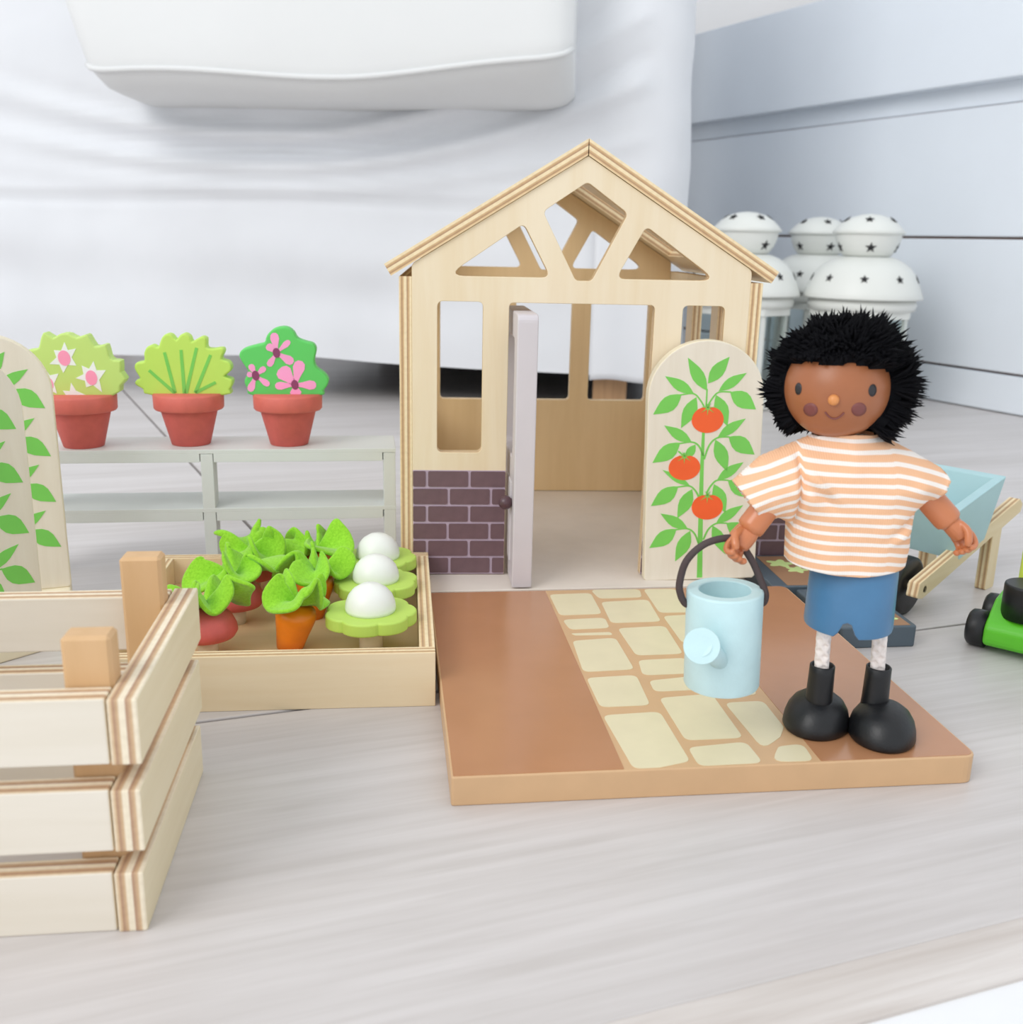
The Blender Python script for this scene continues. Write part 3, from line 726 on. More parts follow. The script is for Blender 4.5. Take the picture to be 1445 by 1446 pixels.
# ================================================================== SLATTED CRATE
TON2 = (lin('f0e4cc'), lin('d6b893'), lin('b18c74'))
M_slat = wood('slat_face', 'e8e0d3', 'dfd6c6', 'X', 0.5, 12, 130)
M_slat_s = wood('slat_face_side', 'ecdfc0', 'e0d0ac', 'Y', 0.5, 12, 130)
M_post = wood('tan_post', 'd9b388', 'cda678', 'Z', 0.55, 8, 150)
def crate():
    t = thing('slatted_crate', 'open wooden slatted crate in the left foreground with tan corner posts', 'crate', (-9.45, 22.93, 0), 7.0)
    q = 0.75; LX, LY = 15.0, 8.35
    ex = plyedge('ply_edge_slat_side', 'X', q, TON2); ey = plyedge('ply_edge_slat', 'Y', q, TON2)
    zs = ((0, 1.78), (2.42, 4.20), (4.92, 6.74))
    for k, (a, b) in enumerate(zs):
        s = G().box(-q/2, q/2, 0, LY, a, b, 0.05, axis='X').mesh('side_slat')
        for x in (-q/2+0.1*k, -LX+q/2): obj('side_slat', s, [M_slat_s, ex], t, (x, 0, 0))
        f = G().box(-LX+q+0.01, -q-0.05+0.1*k, -q/2, q/2, a, b, 0.05, axis='Y').mesh('long_slat')
        for y in (q/2+0.06, LY-q/2-0.05): obj('long_slat', f, [M_slat, ey], t, (0, y, 0))
    for y, h in ((1.26, 8.08), (LY-1.22, 8.3)):
        p = G().box(-0.62, 0.62, -0.4, 0.4, 0, h, 0.10, seg=1).mesh('post')
        for x in (-1.38, -LX+1.48): obj('post', p, M_post, t, (x+(0.2 if x > -5 else 0), y, 0))
crate()

# ================================================================== PLANT SHELF
M_sage = paint('pale_sage_paint', 'd8dbd7', 0.5, var=0.02, scale=40)
M_line = paint('joint_shadow_line', '6e706c', 0.8, bstr=0)
def shelf():
    t = thing('plant_shelf', 'pale grey-green two-tier toy bench carrying three potted plants', 'toy shelf', (-6.35, 53.4, 0), 8.5)
    D = 3.75
    xs = (-0.66, -10.26, -19.9)
    def slot(x, right): return x
    for z0, z1, nm in ((6.30, 6.98, 'top_board'), (3.08, 3.78, 'lower_board')):
        pts = [(-19.95, 0), (0, 0), (0, D), (-19.95, D)]
        # notches that take the posts
        out = [(-19.2, 0), (-10.30, 0), (-10.30, 0.30), (-9.58, 0.30), (-9.58, 0), (-0.72, 0), (-0.72, 0.30), (-0.02, 0.30), (-0.02, D), (-19.95, D), (-19.95, 0.3), (-19.2, 0.3)]
        h = (z1-z0)*0.6
        obj(nm, shape([out], z1-z0-0.22, 0.02).xf(T(0, 0, z0+(z1-z0-0.22)/2)), M_sage, t)
        obj(nm, shape([pts], 0.23, 0.03).xf(T(0, 0, z1-0.115)), M_sage, t)
    for x in xs:
        obj('post', G().box(x, x+0.64, 0.01, 1.4, 0, 6.74, 0.03), M_sage, t)
shelf()

# ================================================================== POTTED PLANTS
M_pot = paint('terracotta_paint', 'cb6158', 0.6, var=0.06, scale=180, bstr=0.4)
M_rimpot = paint('terracotta_rim_paint', 'd76c60', 0.55, var=0.05, scale=180, bstr=0.4)
M_p1 = paint('lime_leaf_paint', 'c3e07a', 0.5, var=0.02)
M_p2 = paint('yellow_green_leaf_paint', 'bfe262', 0.5, var=0.02)
M_p3 = paint('green_leaf_paint', '5fce63', 0.5, var=0.02)
M_vein = paint('vein_print', '78cc58', 0.5, bstr=0)
M_pink = paint('pink_print', 'f9a3d0', 0.5, bstr=0)
M_rose = paint('rose_print', 'ff9dbb', 0.5, bstr=0)
M_maroon = paint('maroon_print', '8b3d66', 0.5, bstr=0)
M_petal = paint('white_petal_print', 'eef3ee', 0.5, bstr=0)
def pot(label, loc, rz):
    t = thing('potted_plant', label, 'potted plant', loc, rz, 'toy potted plants on the shelf')
    b = obj('pot', G().lathe([(0.98, 0.0), (1.02, 0.03), (1.50, 1.92), (1.50, 2.0)], 40), M_pot, t)
    obj('rim', G().lathe([(1.45, 1.88), (1.76, 1.92), (1.82, 2.0), (1.84, 2.68), (1.78, 2.78), (0, 2.78)], 40), M_rimpot, b)
    return t
def foliage(t, outline, m, th=0.95, sm=3):
    return obj('foliage', shape([smooth_loop(outline, sm)], th, 0.10).xf(UPR @ T(0, 2.72, 0)), m, t)
def prn(parent, name, poly, m, y0, th=0.02): return obj(name, G().flat(poly, y0, y0+th).xf(UPR @ T(0, 2.72, 0)), m, parent)
def oval(c, rx, ry, tilt=0, n=24):
    ct, st = math.cos(R(tilt)), math.sin(R(tilt))
    return [(c[0]+rx*math.cos(a)*ct-ry*math.sin(a)*st, c[1]+rx*math.cos(a)*st+ry*math.sin(a)*ct) for a in [2*math.pi*k/n for k in range(n)]]
F = 0.475
# middle plant
S2 = 1/(4.983*26.1)
def c2(X, Y): return ((X-400)*S2, (562-Y)*S2)
t2 = pot('potted toy plant with yellow-green fan of leaves and green vein lines', (-17.45, 53.55, 6.98), 8)
fo = foliage(t2, [c2(*p) for p in [(165, 566), (110, 525), (60, 490), (75, 460), (95, 450), (65, 385), (80, 345), (130, 335), (135, 280), (155, 240), (190, 225), (228, 238), (255, 180), (285, 150), (320, 155), (350, 188), (380, 155), (410, 145), (440, 165), (452, 198), (480, 185), (520, 165), (550, 180), (550, 237), (590, 247), (650, 240), (665, 265), (645, 315), (690, 335), (708, 365), (700, 400), (660, 435), (705, 455), (710, 485), (690, 525), (650, 566)]], M_p2, 0.95, 3)
for a, b in (((160, 395), (322, 552)), ((270, 272), (322, 548)), ((380, 255), (385, 553)), ((484, 240), (395, 553)), ((574, 288), (458, 548)), ((598, 476), (458, 548))):
    prn(fo, 'vein', ribbon([c2(*a), c2(*b)], (20*S2, 24*S2), 3), M_vein, F)
# right plant
def c3(X, Y): return ((X-1090)*S2, (562-Y)*S2)
t3 = pot('potted toy plant with rounded green bush and pink flowers with dark centres', (-12.25, 54.1, 6.98), 8)
fo = foliage(t3, [c3(*p) for p in [(868, 566), (822, 515), (805, 465), (832, 400), (815, 365), (780, 300), (790, 258), (830, 235), (900, 215), (950, 200), (970, 150), (1010, 110), (1060, 93), (1110, 95), (1150, 125), (1175, 168), (1230, 190), (1280, 205), (1300, 245), (1285, 320), (1300, 370), (1350, 410), (1378, 450), (1370, 490), (1340, 530), (1305, 566)]], M_p3, 0.95, 3)
def petal(parent, c, p, w):
    c = Vector(c3(*c)); p = Vector(c3(*p)); d = p-c; n = Vector((-d.y, d.x)).normalized(); w *= S2
    pr = [(0, 0.3), (0.35, 0.55), (0.7, 1.0), (0.9, 0.85), (1.0, 0.35)]
    up = [c+d*s+n*w*0.5*k for s, k in pr]; dn = [c+d*s-n*w*0.5*k for s, k in pr]
    prn(parent, 'petal', [(q.x, q.y) for q in up]+[(q.x, q.y) for q in dn[::-1]], M_pink, F)
for c, ps in (((1030, 268), [((1018, 132), 60), ((1122, 185), 42), ((968, 215), 55), ((972, 360), 45), ((1140, 335), 62)]),
              ((883, 425), [((850, 348), 45), ((950, 368), 42), ((972, 492), 45), ((838, 535), 50), ((825, 415), 40)]),
              ((1147, 488), [((1050, 375), 110), ((1190, 322), 82), ((1292, 490), 66), ((1152, 562), 80), ((1012, 498), 56)])):
    for p, w in ps: petal(fo, c, p, w)
    prn(fo, 'flower_centre', oval(c3(*c), 25*S2, 34*S2, 8), M_maroon, F+0.015)
# left plant
S1 = 1/(7.225*26.6)
def c1(X, Y): return ((X-430)*S1, (838-Y)*S1)
t1 = pot('potted toy plant with spiky lime bush and white pink-centred flowers', (-22.75, 52.3, 6.98), 8)
fo = foliage(t1, [c1(*p) for p in [(110, 845), (30, 770), (-35, 690), (10, 610), (-55, 560), (-20, 480), (-40, 400), (60, 380), (108, 360), (130, 290), (155, 232), (180, 218), (250, 265), (300, 238), (340, 222), (400, 225), (470, 262), (560, 230), (590, 260), (635, 342), (690, 338), (745, 330), (765, 440), (800, 480), (870, 490), (865, 600), (905, 670), (850, 740), (755, 845)]], M_p1, 0.95, 2)
for c, rx, ry, pts in (((342, 462), 58, 76, [(358, 305), (460, 368), (450, 535), (320, 610), (198, 522), (252, 385)]), ((583, 655), 55, 74, [(615, 490), (725, 580), (672, 800), (525, 750), (432, 660), (500, 535)]), ((165, 718), 52, 68, [(140, 545), (275, 615), (242, 815), (120, 820), (60, 700)]), ((400, 842), 0, 0, [(385, 705), (530, 832), (300, 784)])):
    star = []
    ps = sorted(pts, key=lambda p: math.atan2(p[1]-c[1], p[0]-c[0])); n = len(ps)
    for i in range(n):
        a = Vector(ps[i]); b = Vector(ps[(i+1) % n]); star.append(c1(*a)); m_ = (a+b)/2; m_ = Vector(c)+(m_-Vector(c))*(0.62 if rx else 0.5)
        star.append(c1(*m_))
    if not rx: star = [c1(*p) for p in [(300, 784), (365, 790), (385, 705), (425, 785), (530, 836), (330, 838)]]
    prn(fo, 'petals', star, M_petal, F)
    if rx: prn(fo, 'flower_centre', oval(c1(*c), rx*S1, ry*S1, 6), M_rose, F+0.015)

# ================================================================== WHEELBARROW
M_aqua = paint('pale_blue_paint', 'a9ccd1', 0.4, var=0.03, scale=60)
M_black = paint('black_paint', '17181a', 0.4, var=0.1)
def barrow():
    t = thing('wheelbarrow', 'toy wheelbarrow with pale blue tray, black wheel and plywood handles', 'wheelbarrow', (20.3, 48.7, 0), 42)
    M_bf = wood('handle_face', 'e9d7b2', 'dcc596', 'X', 0.5, 10, 160)
    eb = plyedge('ply_edge_handle', 'Y', 0.6, TON)
    hp = rpoly([(-1.35, 1.35), (-0.75, 1.2), (9.9, 3.95), (10.05, 4.4), (9.6, 4.75), (-1.2, 2.1)], 0.15)
    hm = shape([hp], 0.6, 0.03).xf(UPR).mesh('handle')
    for y in (-0.9, 2.5): obj('handle', hm, [M_bf, eb], t, (0, y, 0))
    lm = shape([rpoly([(6.7, 0), (7.75, 0), (7.75, 3.6), (6.7, 3.3)], 0.15)], 0.6, 0.03).xf(UPR).mesh('leg')
    for y in (-0.88, 2.48): obj('leg', lm, [wood('leg_face', 'e9d7b2', 'dcc596', 'Z', 0.5, 10, 160), eb], t, (0, y, 0))
    w = obj('wheel', G().lathe([(0.2, -0.4), (1.3, -0.4), (1.5, -0.3), (1.52, 0), (1.5, 0.3), (1.3, 0.4), (0.2, 0.4)], 40).xf(RX(90)), M_black, t, (-0.35, 0.05, 1.53))
    obj('axle', G().lathe([(0.18, -2.0), (0.18, 2.0)], 16).xf(RX(90)), M_birch_x, t, (-0.6, 0.8, 1.68))
    # tray: tapered open box tilted with the handles
    def ring(z, s0, s1, a, b): return [(s0, a, z), (s1, a, z), (s1, b, z), (s0, b, z)]
    sl = 0.21
    def lift(p): return (p[0], p[1], p[2]+sl*(p[0]-3.0))
    o0 = ring(2.55, 2.75, 5.6, -1.2, 2.8); o1 = ring(5.75, 1.35, 6.6, -1.45, 3.05)
    i1 = ring(5.75, 1.85, 6.1, -0.95, 2.55); i0 = ring(3.1, 3.1, 5.2, -0.75, 2.35)
    vs = [lift(p) for p in o0+o1+i1+i0]
    fs = [[3, 2, 1, 0]]+[[i, (i+1) % 4, 4+(i+1) % 4, 4+i] for i in range(4)]+[[4+i, 4+(i+1) % 4, 8+(i+1) % 4, 8+i] for i in range(4)]+[[8+i, 8+(i+1) % 4, 12+(i+1) % 4, 12+i] for i in range(4)]+[[12, 13, 14, 15]]
    obj('tray', G().add(vs, fs), M_aqua, t, mods=(('bev', 0.06),))
barrow()

# ================================================================== LAWN MOWER
M_mow = paint('bright_green_paint', '5ec22a', 0.32, var=0.03)
def mower():
    t = thing('lawn_mower', 'bright green toy lawn mower with black wheels at the right picture edge', 'toy mower', (21.85, 43.45, 0), -38)
    W = 5.6
    prof = [(0, 0.32), (4.8, 0.32), (4.8, 2.2), (3.9, 2.45), (1.6, 2.3), (0.25, 1.5), (0, 1.2)]
    pr = rpoly(prof, 0.45, 4)
    b = shape([pr], W, 0.18, mi=(0, 0)).xf(Matrix(((0, 0, 1, 0), (1, 0, 0, 0), (0, 1, 0, 0), (0, 0, 0, 1))) @ T(0, 0, W/2))
    obj('body', b, M_mow, t)
    wm = G().lathe([(0.7, -0.42), (0.84, -0.3), (0.87, -0.1), (0.87, 0.42)], 36).xf(RY(90)).mesh('wheel')
    for x, r in ((-0.42, 0), (W+0.42, 180)):
        for y in (0.95, 3.9): obj('wheel', wm, M_black, t, (x, y, 0.87), (0, 0, r))
    obj('engine', G().lathe([(1.05, 1.7), (1.05, 3.2), (1.03, 3.28), (0.97, 3.32)], 40), M_black, t, (1.4, 1.35, 0))
    obj('grass_bag', G().box(0.5, 4.7, 3.2, 5.4, 2.0, 4.5, 0.3), paint('lime_paint', 'cfe05a', 0.45), t)
    for x in (2.4, W-1.0):
        obj('handle_bar', G().tube([(x, 4.4, 1.8), (x, 9.6, 4.6)], 0.22, 12), M_birch_x, t)
    obj('grip', G().tube([(1.6, 9.6, 4.6), (W-0.8, 9.6, 4.6)], 0.26, 12), M_birch_x, t)
mower()

# ================================================================== DOLL
DO = Vector((12.0, 33.1, 1.06))
def rel(x, y, z): return (x-DO.x, y-DO.y, z-DO.z)
M_face = paint('brown_face_paint', 'a1633f', 0.38, var=0.03, scale=150, spec=0.5)
M_skin = paint('brown_plastic_skin', 'c67a50', 0.3, var=0.03, scale=150, spec=0.6, bstr=0)
M_eye = paint('black_eye_print', '262428', 0.4, bstr=0)
M_cheek = paint('maroon_cheek_print', '7c4440', 0.5, bstr=0)
M_nose = paint('nose_wood', 'd98f52', 0.4)
M_blue = paint('blue_shorts_paint', '4878a0', 0.36, var=0.04, scale=120)
M_rope = paint('white_cord', 'efe5e0', 0.85)
M_boot = paint('black_boot_paint', '131417', 0.42, var=0.15, scale=200, bstr=0.3)
def fur_mat():
    m, nt, b = base_mat('black_plush'); b.inputs['Base Color'].default_value = (0.0035, 0.0035, 0.005, 1)
    b.inputs['Roughness'].default_value = 0.8; b.inputs['Specular IOR Level'].default_value = 0.12
    return m
M_fur = fur_mat()
def shirt_mat():
    m, nt, b = base_mat('striped_jersey')
    at = nt.nodes.new('ShaderNodeAttribute'); at.attribute_name = 'stripe'
    mu = nt.nodes.new('ShaderNodeMath'); mu.operation = 'MULTIPLY'; mu.inputs[1].default_value = 1/0.335
    fr = nt.nodes.new('ShaderNodeMath'); fr.operation = 'FRACT'
    nt.links.new(at.outputs['Fac'], mu.inputs[0]); nt.links.new(mu.outputs[0], fr.inputs[0])
    pe, wh = lin('edbb95'), lin('f3ebe4')
    col = ramp(nt, fr.outputs[0], [(0.0, pe), (0.54, pe), (0.62, wh), (0.92, wh), (1.0, pe)])
    nt.links.new(col, b.inputs['Base Color'])
    b.inputs['Roughness'].default_value = 0.9; b.inputs['Specular IOR Level'].default_value = 0.15
    # fine knit ribs
    tc = nt.nodes.new('ShaderNodeTexCoord'); wv = nt.nodes.new('ShaderNodeTexWave'); wv.wave_type = 'BANDS'; wv.bands_direction = 'X'
    wv.inputs['Scale'].default_value = 420; wv.inputs['Distortion'].default_value = 0.6
    nt.links.new(tc.outputs['Object'], wv.inputs['Vector'])
    bump(nt, b, wv.outputs['Fac'], 0.35, 0.0002)
    return m
M_shirt = shirt_mat()

def doll():
    def remesh(g, name, vox, it=2):
        me = g.mesh('tmp'); ob = bpy.data.objects.new('tmp', me); COL.objects.link(ob)
        md = ob.modifiers.new('r', 'REMESH'); md.mode = 'VOXEL'; md.voxel_size = vox*CM; md.use_smooth_shade = True
        ms = ob.modifiers.new('s', 'SMOOTH'); ms.iterations = it; ms.factor = 0.5
        dg = bpy.context.evaluated_depsgraph_get(); out = bpy.data.meshes.new_from_object(ob.evaluated_get(dg)); out.name = name
        bpy.data.objects.remove(ob); out.materials.clear()
        return out
    t = thing('doll', 'toy doll with fluffy black hair and striped shirt standing on the path board', 'doll', DO)
    # ---------------- head, in a frame whose -y looks at the viewer
    hc = Vector((10.63, 33.1, 13.55)); HR = 1.69
    fwd = Vector((-10.6, -33.1, 2.4)).normalized(); ey = -fwd
    right = Vector((0, 0, 1)).cross(ey)*-1; right = ey.cross(Vector((0, 0, 1))).normalized(); up = right.cross(ey).normalized()
    rr = R(-2.0); r2 = right*math.cos(rr)-up*math.sin(rr); u2 = up*math.cos(rr)+right*math.sin(rr)
    HM = Matrix((r2, ey, u2)).transposed().to_4x4()
    head = obj('head', G().ell((0, 0, 0), (HR, HR, HR*0.985), 48, 32), M_face, t, rel(*hc)); head.rotation_euler = HM.to_euler()
    def onhead(dx, dy, k=1.0):
        x, z = dx/74.5, -dy/74.5; y = -math.sqrt(max(0.0, 1-x*x-z*z)); return Vector((x, y, z))*HR*k
    def patch(name, dx, dy, rx, ry, m, k):
        g = G(); vs = [onhead(dx, dy, k)]; n = 24
        for f in (0.5, 1.0):
            for i in range(n):
                a = 2*math.pi*i/n; vs.append(onhead(dx+rx*f*math.cos(a), dy+ry*f*math.sin(a), k))
        fs = [[0, 1+i, 1+(i+1) % n] for i in range(n)]+[[1+i, 1+n+i, 1+n+(i+1) % n, 1+(i+1) % n] for i in range(n)]
        for i in range(n): vs.append(vs[1+n+i]*0.985)
        fs += [[1+n+i, 1+2*n+i, 1+2*n+(i+1) % n, 1+n+(i+1) % n] for i in range(n)]
        g.add(vs, [f[::-1] for f in fs], 0, True); obj(name, g, m, head)
    patch('eye', -52, 0.5, 4.6, 8.6, M_eye, 1.006); patch('eye', 47, -0.5, 5.3, 8.6, M_eye, 1.006)
    patch('cheek', -33.5, 29, 10.0, 9.8, M_cheek, 1.004); patch('cheek', 31, 26, 10.0, 9.8, M_cheek, 1.004)
    obj('nose', G().ell(tuple(onhead(-3.3, 13, 1.02)), (0.175, 0.16, 0.175), 20, 12), M_nose, head)
    mouth = [onhead(-1+dx, 40-9.2*(dx/12.5)**2, 1.004) for dx in [-12.5+25*k/14 for k in range(15)]]
    obj('mouth', G().tube(mouth, 0.032, 6), M_cheek, head)
    # ---------------- plush hair: a padded cap with many tapering tufts
    rnd = random.Random(4)
    def is_hair(d):
        line = 0.50-0.06*d.x-0.30*max(0, abs(d.x+0.05)-0.55)+0.09*noise.noise(Vector((d.x*4.5, 0.3, 1.7)))
        if d.y > -0.12-0.10*(d.x > 0): return d.z > -0.72
        return d.z > line
    cap = G(); nu, nv = 72, 48; vid = {}
    vs = []; fs = []
    for i in range(nv+1):
        ph = -math.pi/2+math.pi*i/nv
        for k in range(nu):
            a = 2*math.pi*k/nu; d = Vector((math.cos(ph)*math.cos(a), math.cos(ph)*math.sin(a), math.sin(ph)))
            puff = 1.10+0.14*max(0, d.y)+0.10*max(0, d.z)+0.10*max(0, d.x)
            vs.append(d*HR*(puff if is_hair(d) else 0.97))
    for i in range(nv):
        for k in range(nu):
            fs.append([i*nu+k, i*nu+(k+1) % nu, (i+1)*nu+(k+1) % nu, (i+1)*nu+k])
    cap.add(vs, fs, 0, True)
    N = 6000; cnt = 0
    tuft = G()
    while cnt < N:
        d = Vector((rnd.gauss(0, 1), rnd.gauss(0, 1), rnd.gauss(0, 1))).normalized()
        if not is_hair(d): continue
        cnt += 1
        cl = noise.noise_vector(d*4.5)                         # neighbouring tufts lean together
        dirn = (d+cl*0.75+Vector((rnd.uniform(-.25, .25), rnd.uniform(-.25, .25), rnd.uniform(-.25, .25)))+Vector((0.12*d.x, 0.05, -0.12))).normalized()
        ln = rnd.uniform(0.36, 0.68)*(1.0+0.5*noise.noise(d*5.0+Vector((3, 1, 7))))*(1.15 if rnd.random() < 0.08 else 1.0)*(1+0.45*max(0, d.x)+0.15*max(0, d.z))*(0.62 if (d.y < -0.35 and d.z < 0.66) else 1.0)
        p0 = d*HR*(1.04+0.08*max(0, d.y)); p1 = p0+dirn*ln*0.55+d*0.08; p2 = p0+dirn*ln+cl*0.18
        w = rnd.uniform(0.055, 0.095)
        u = dirn.orthogonal().normalized(); v = dirn.cross(u)
        base = len(tuft.v)
        for c, rad in ((p0, w), (p1, w*0.8)):
            for j in range(3):
                a = 2*math.pi*j/3; tuft.v.append(tuple(c+(u*math.cos(a)+v*math.sin(a))*rad))
        tuft.v.append(tuple(p2))
        for j in range(3):
            tuft.f.append([base+j, base+(j+1) % 3, base+3+(j+1) % 3, base+3+j]); tuft.f.append([base+3+j, base+3+(j+1) % 3, base+6])
            tuft.m += [0, 0]; tuft.s += [True, True]
    hair = obj('hair', cap, M_fur, t, rel(*hc)); hair.rotation_euler = HM.to_euler()
    tf = obj('hair_tufts', tuft, M_fur, hair, kind='stuff')
    # ---------------- shirt: outline of the laid-out garment, inflated; hem, cuffs and neck stay open
    OUT = [(9.98, 11.95), (9.31, 11.62), (8.33, 11.16), (7.47, 10.29), (8.17, 9.40), (8.55, 9.0), (9.05, 9.14), (9.42, 8.95), (9.47, 8.2), (9.50, 7.62), (11.58, 7.50), (13.48, 7.68), (13.54, 8.3), (13.50, 9.06), (13.58, 9.48), (13.9, 9.80), (14.12, 10.12), (14.48, 10.62), (14.36, 10.92), (13.41, 11.42), (12.1, 12.05), (11.1, 12.12)]
    OPEN = {3, 4, 9, 10, 15, 16, 17, 20, 21}      # edges i -> i+1 that are openings: cuffs, hem and neck
    def seg(p, a, b):
        ax, ay = a; bx, by = b; dx, dy = bx-ax, by-ay
        s = max(0, min(1, ((p[0]-ax)*dx+(p[1]-ay)*dy)/(dx*dx+dy*dy))); q = (ax+dx*s, ay+dy*s)
        return math.hypot(p[0]-q[0], p[1]-q[1]), q
    n = len(OUT)
    def inside(p):
        c = False
        for i in range(n):
            x1, y1 = OUT[i]; x2, y2 = OUT[(i+1) % n]
            if (y1 > p[1]) != (y2 > p[1]) and p[0] < (x2-x1)*(p[1]-y1)/(y2-y1)+x1: c = not c
        return c
    st = 0.085; nx, nzz = int(7.2/st)+2, int(4.7/st)+2
    P = {}; ins = {}
    for i in range(nx):
        for j in range(nzz):
            p = (7.4+i*st, 7.45+j*st); ins[i, j] = inside(p); P[i, j] = p
    quads = [(i, j) for i in range(nx-1) for j in range(nzz-1) if sum(ins[a] for a in ((i, j), (i+1, j), (i+1, j+1), (i, j+1))) >= 2]
    used = sorted({a for i, j in quads for a in ((i, j), (i+1, j), (i+1, j+1), (i, j+1))})
    idx = {}; front = []; back = []; stripe = []; border = {}
    for a in used:
        p = P[a]
        if not ins[a]: p = min((seg(p, OUT[i], OUT[(i+1) % n]) for i in range(n)), key=lambda q: q[0])[1]
        d = min(seg(p, OUT[i], OUT[(i+1) % n])[0] for i in range(n) if i not in OPEN)
        x, z = p
        Dm = 1.55; dd = min(d, Dm); y = math.sqrt(max(0, Dm*Dm-(Dm-dd)**2))
        sleeve = max(0, 9.5-x)+max(0, x-13.4)
        y *= 1.0-0.22*min(1, sleeve)
        y *= 1.0-0.46*max(0.0, min(1.0, (z-11.0)/1.0))**1.5
        w = z+0.02*math.sin(x*2.1)
        if x < 9.45: w = z+0.52*(9.45-x)-0.10
        if x > 12.4: w = z+0.26*(x-12.4)**1.3
        w += 0.10*math.sin((x-9.5)*0.75)*(z-7.5)*0.22
        # folds
        f = 0.0
        f += -0.38*math.exp(-((x-9.42-0.05*(11-z))/0.13)**2)*(1 if z > 8.9 else 0)*min(1, max(0, (11.7-z)/0.5))
        f += 0.22*math.exp(-((z-(10.95-0.75*(x-9.5)))/0.15)**2)*math.exp(-((x-9.95)/0.55)**2)-0.15*math.exp(-((z-(10.55-0.7*(x-9.5)))/0.15)**2)*math.exp(-((x-9.95)/0.5)**2)
        f += 0.20*math.exp(-((z-(8.9+0.55*(x-13.0)))/0.14)**2)*math.exp(-((x-13.1)/0.5)**2)
        f += -0.18*math.exp(-((z-(9.25+0.6*(x-13.0)))/0.12)**2)*math.exp(-((x-13.1)/0.5)**2)
        f += 0.05*noise.noise(Vector((x*1.3, z*1.6, 2.0)))*min(1, d)
        f += 0.03*math.sin(z*2.2+x)*min(1, d)
        idx[a] = len(front)
        front.append((x, 33.1-y-f*min(1, d*3), z)); back.append((x, 33.1+y*0.9, z)); stripe.append(w)
    nf = len(front)
    quadf = [[idx[i, j], idx[i+1, j], idx[i+1, j+1], idx[i, j+1]] for i, j in quads]
    g = G(); g.add([rel(*p) for p in front+back], quadf+[[nf+a for a in f[::-1]] for f in quadf], 0, True)
    # stitch the closed sides of front and back
    cntE = {}
    for f in quadf:
        for k in range(4):
            e = (f[k], f[(k+1) % 4]); kk = tuple(sorted(e)); cntE[kk] = (cntE.get(kk, (0, e))[0]+1, e)
    for kk, (c, e) in cntE.items():
        if c == 1:
            mid = ((front[e[0]][0]+front[e[1]][0])/2, (front[e[0]][2]+front[e[1]][2])/2)
            near = min(range(n), key=lambda i: seg(mid, OUT[i], OUT[(i+1) % n])[0])
            if near not in OPEN: g.f.append([e[1], e[0], nf+e[0], nf+e[1]]); g.m.append(0); g.s.append(True)
    me = g.mesh('shirt'); at = me.attributes.new('stripe', 'FLOAT', 'POINT')
    for i, w in enumerate(stripe+stripe): at.data[i].value = w
    sh = obj('shirt', me, M_shirt, t, mods=(('solid', 0.07, 0),))
    hem = [(9.52, 33.1), (9.75, 32.3), (10.5, 31.68), (11.55, 31.5), (12.6, 31.66), (13.25, 32.25), (13.48, 33.1)]
    # ---------------- shorts
    sg = shape([rpoly([(1.585*math.cos(a), 1.585*math.sin(a)) for a in [2*math.pi*k/48 for k in range(48)]], 0)], 2.7, 0.12, mi=(0, 0))
    for i in range(len(sg.s)): sg.s[i] = True
    # front arch between the legs, cut through from front to back
    nA, hs = 64, []
    prof = []
    verts = []; faces = []
    zt = 8.2; Rr = 1.50
    for k in range(nA):
        a = 2*math.pi*k/nA; x = Rr*math.cos(a)
        zb = 5.22
        ax = abs(x-0.0)
        if ax < 0.30: zb = 5.26+math.sqrt(max(0, 0.30**2-ax*ax))*1.75
        taper = 1.0
        ring = [(x*0.72, 0.72*Rr*math.sin(a), zt), (x*0.97, 0.97*Rr*math.sin(a), 7.35), (x, Rr*math.sin(a), zb+0.14), (x*0.985, Rr*0.985*math.sin(a), zb+0.04), (x*0.94, Rr*0.94*math.sin(a), zb)]
        verts += ring
    for k in range(nA):
        j = (k+1) % nA
        for r_ in range(4): faces.append([k*5+r_, k*5+r_+1, j*5+r_+1, j*5+r_])
    faces.append([k*5 for k in range(nA)])
    for k in range(nA//2):     # underside and tunnel: join the lower ring straight across from front to back
        a0, a1 = k, k+1; b0, b1 = (nA-k) % nA, (nA-k-1) % nA
        if k == 0: faces.append([a1*5+4, 4, b1*5+4])
        elif k == nA//2-1: faces.append([a0*5+4, b0*5+4, a1*5+4])
        else: faces.append([a1*5+4, a0*5+4, b0*5+4, b1*5+4])
    cr, sr = math.cos(R(-20)), math.sin(R(-20))
    sgm = G().add([rel(11.88+(x*cr-y*sr), 33.1+(x*sr+y*cr), z) for x, y, z in verts], faces, 0, True)
    me = sgm.mesh('shorts')
    so = obj('shorts', me, M_blue, t)
    md = so.modifiers.new('edge', 'EDGE_SPLIT'); md.split_angle = R(40)
    # ---------------- cord legs, braided
    for (x0, x1) in ((11.06, 11.24), (13.02, 13.25)):
        g = G().tube([rel(x0+(x1-x0)*s, 33.1+0.3*s, 5.9+(3.2-5.9)*s) for s in [i/8 for i in range(9)]], 0.20, 12)
        for k in range(8):
            dr = 1 if k % 2 == 0 else -1
            pts = []
            for i in range(50):
                s = i/49; a = dr*s*6.283*1.6+(k//2)*6.283/4; rad = 0.195+0.02*dr*math.sin(s*6.283*6.4)
                pts.append(rel(x0+(x1-x0)*s+rad*math.cos(a), 33.1+0.3*s+rad*math.sin(a), 5.9+(3.2-5.9)*s))
            g.tube(pts, 0.085, 7)
        obj('cord_leg', remesh(g, 'cord_leg', 0.028), M_rope, t)
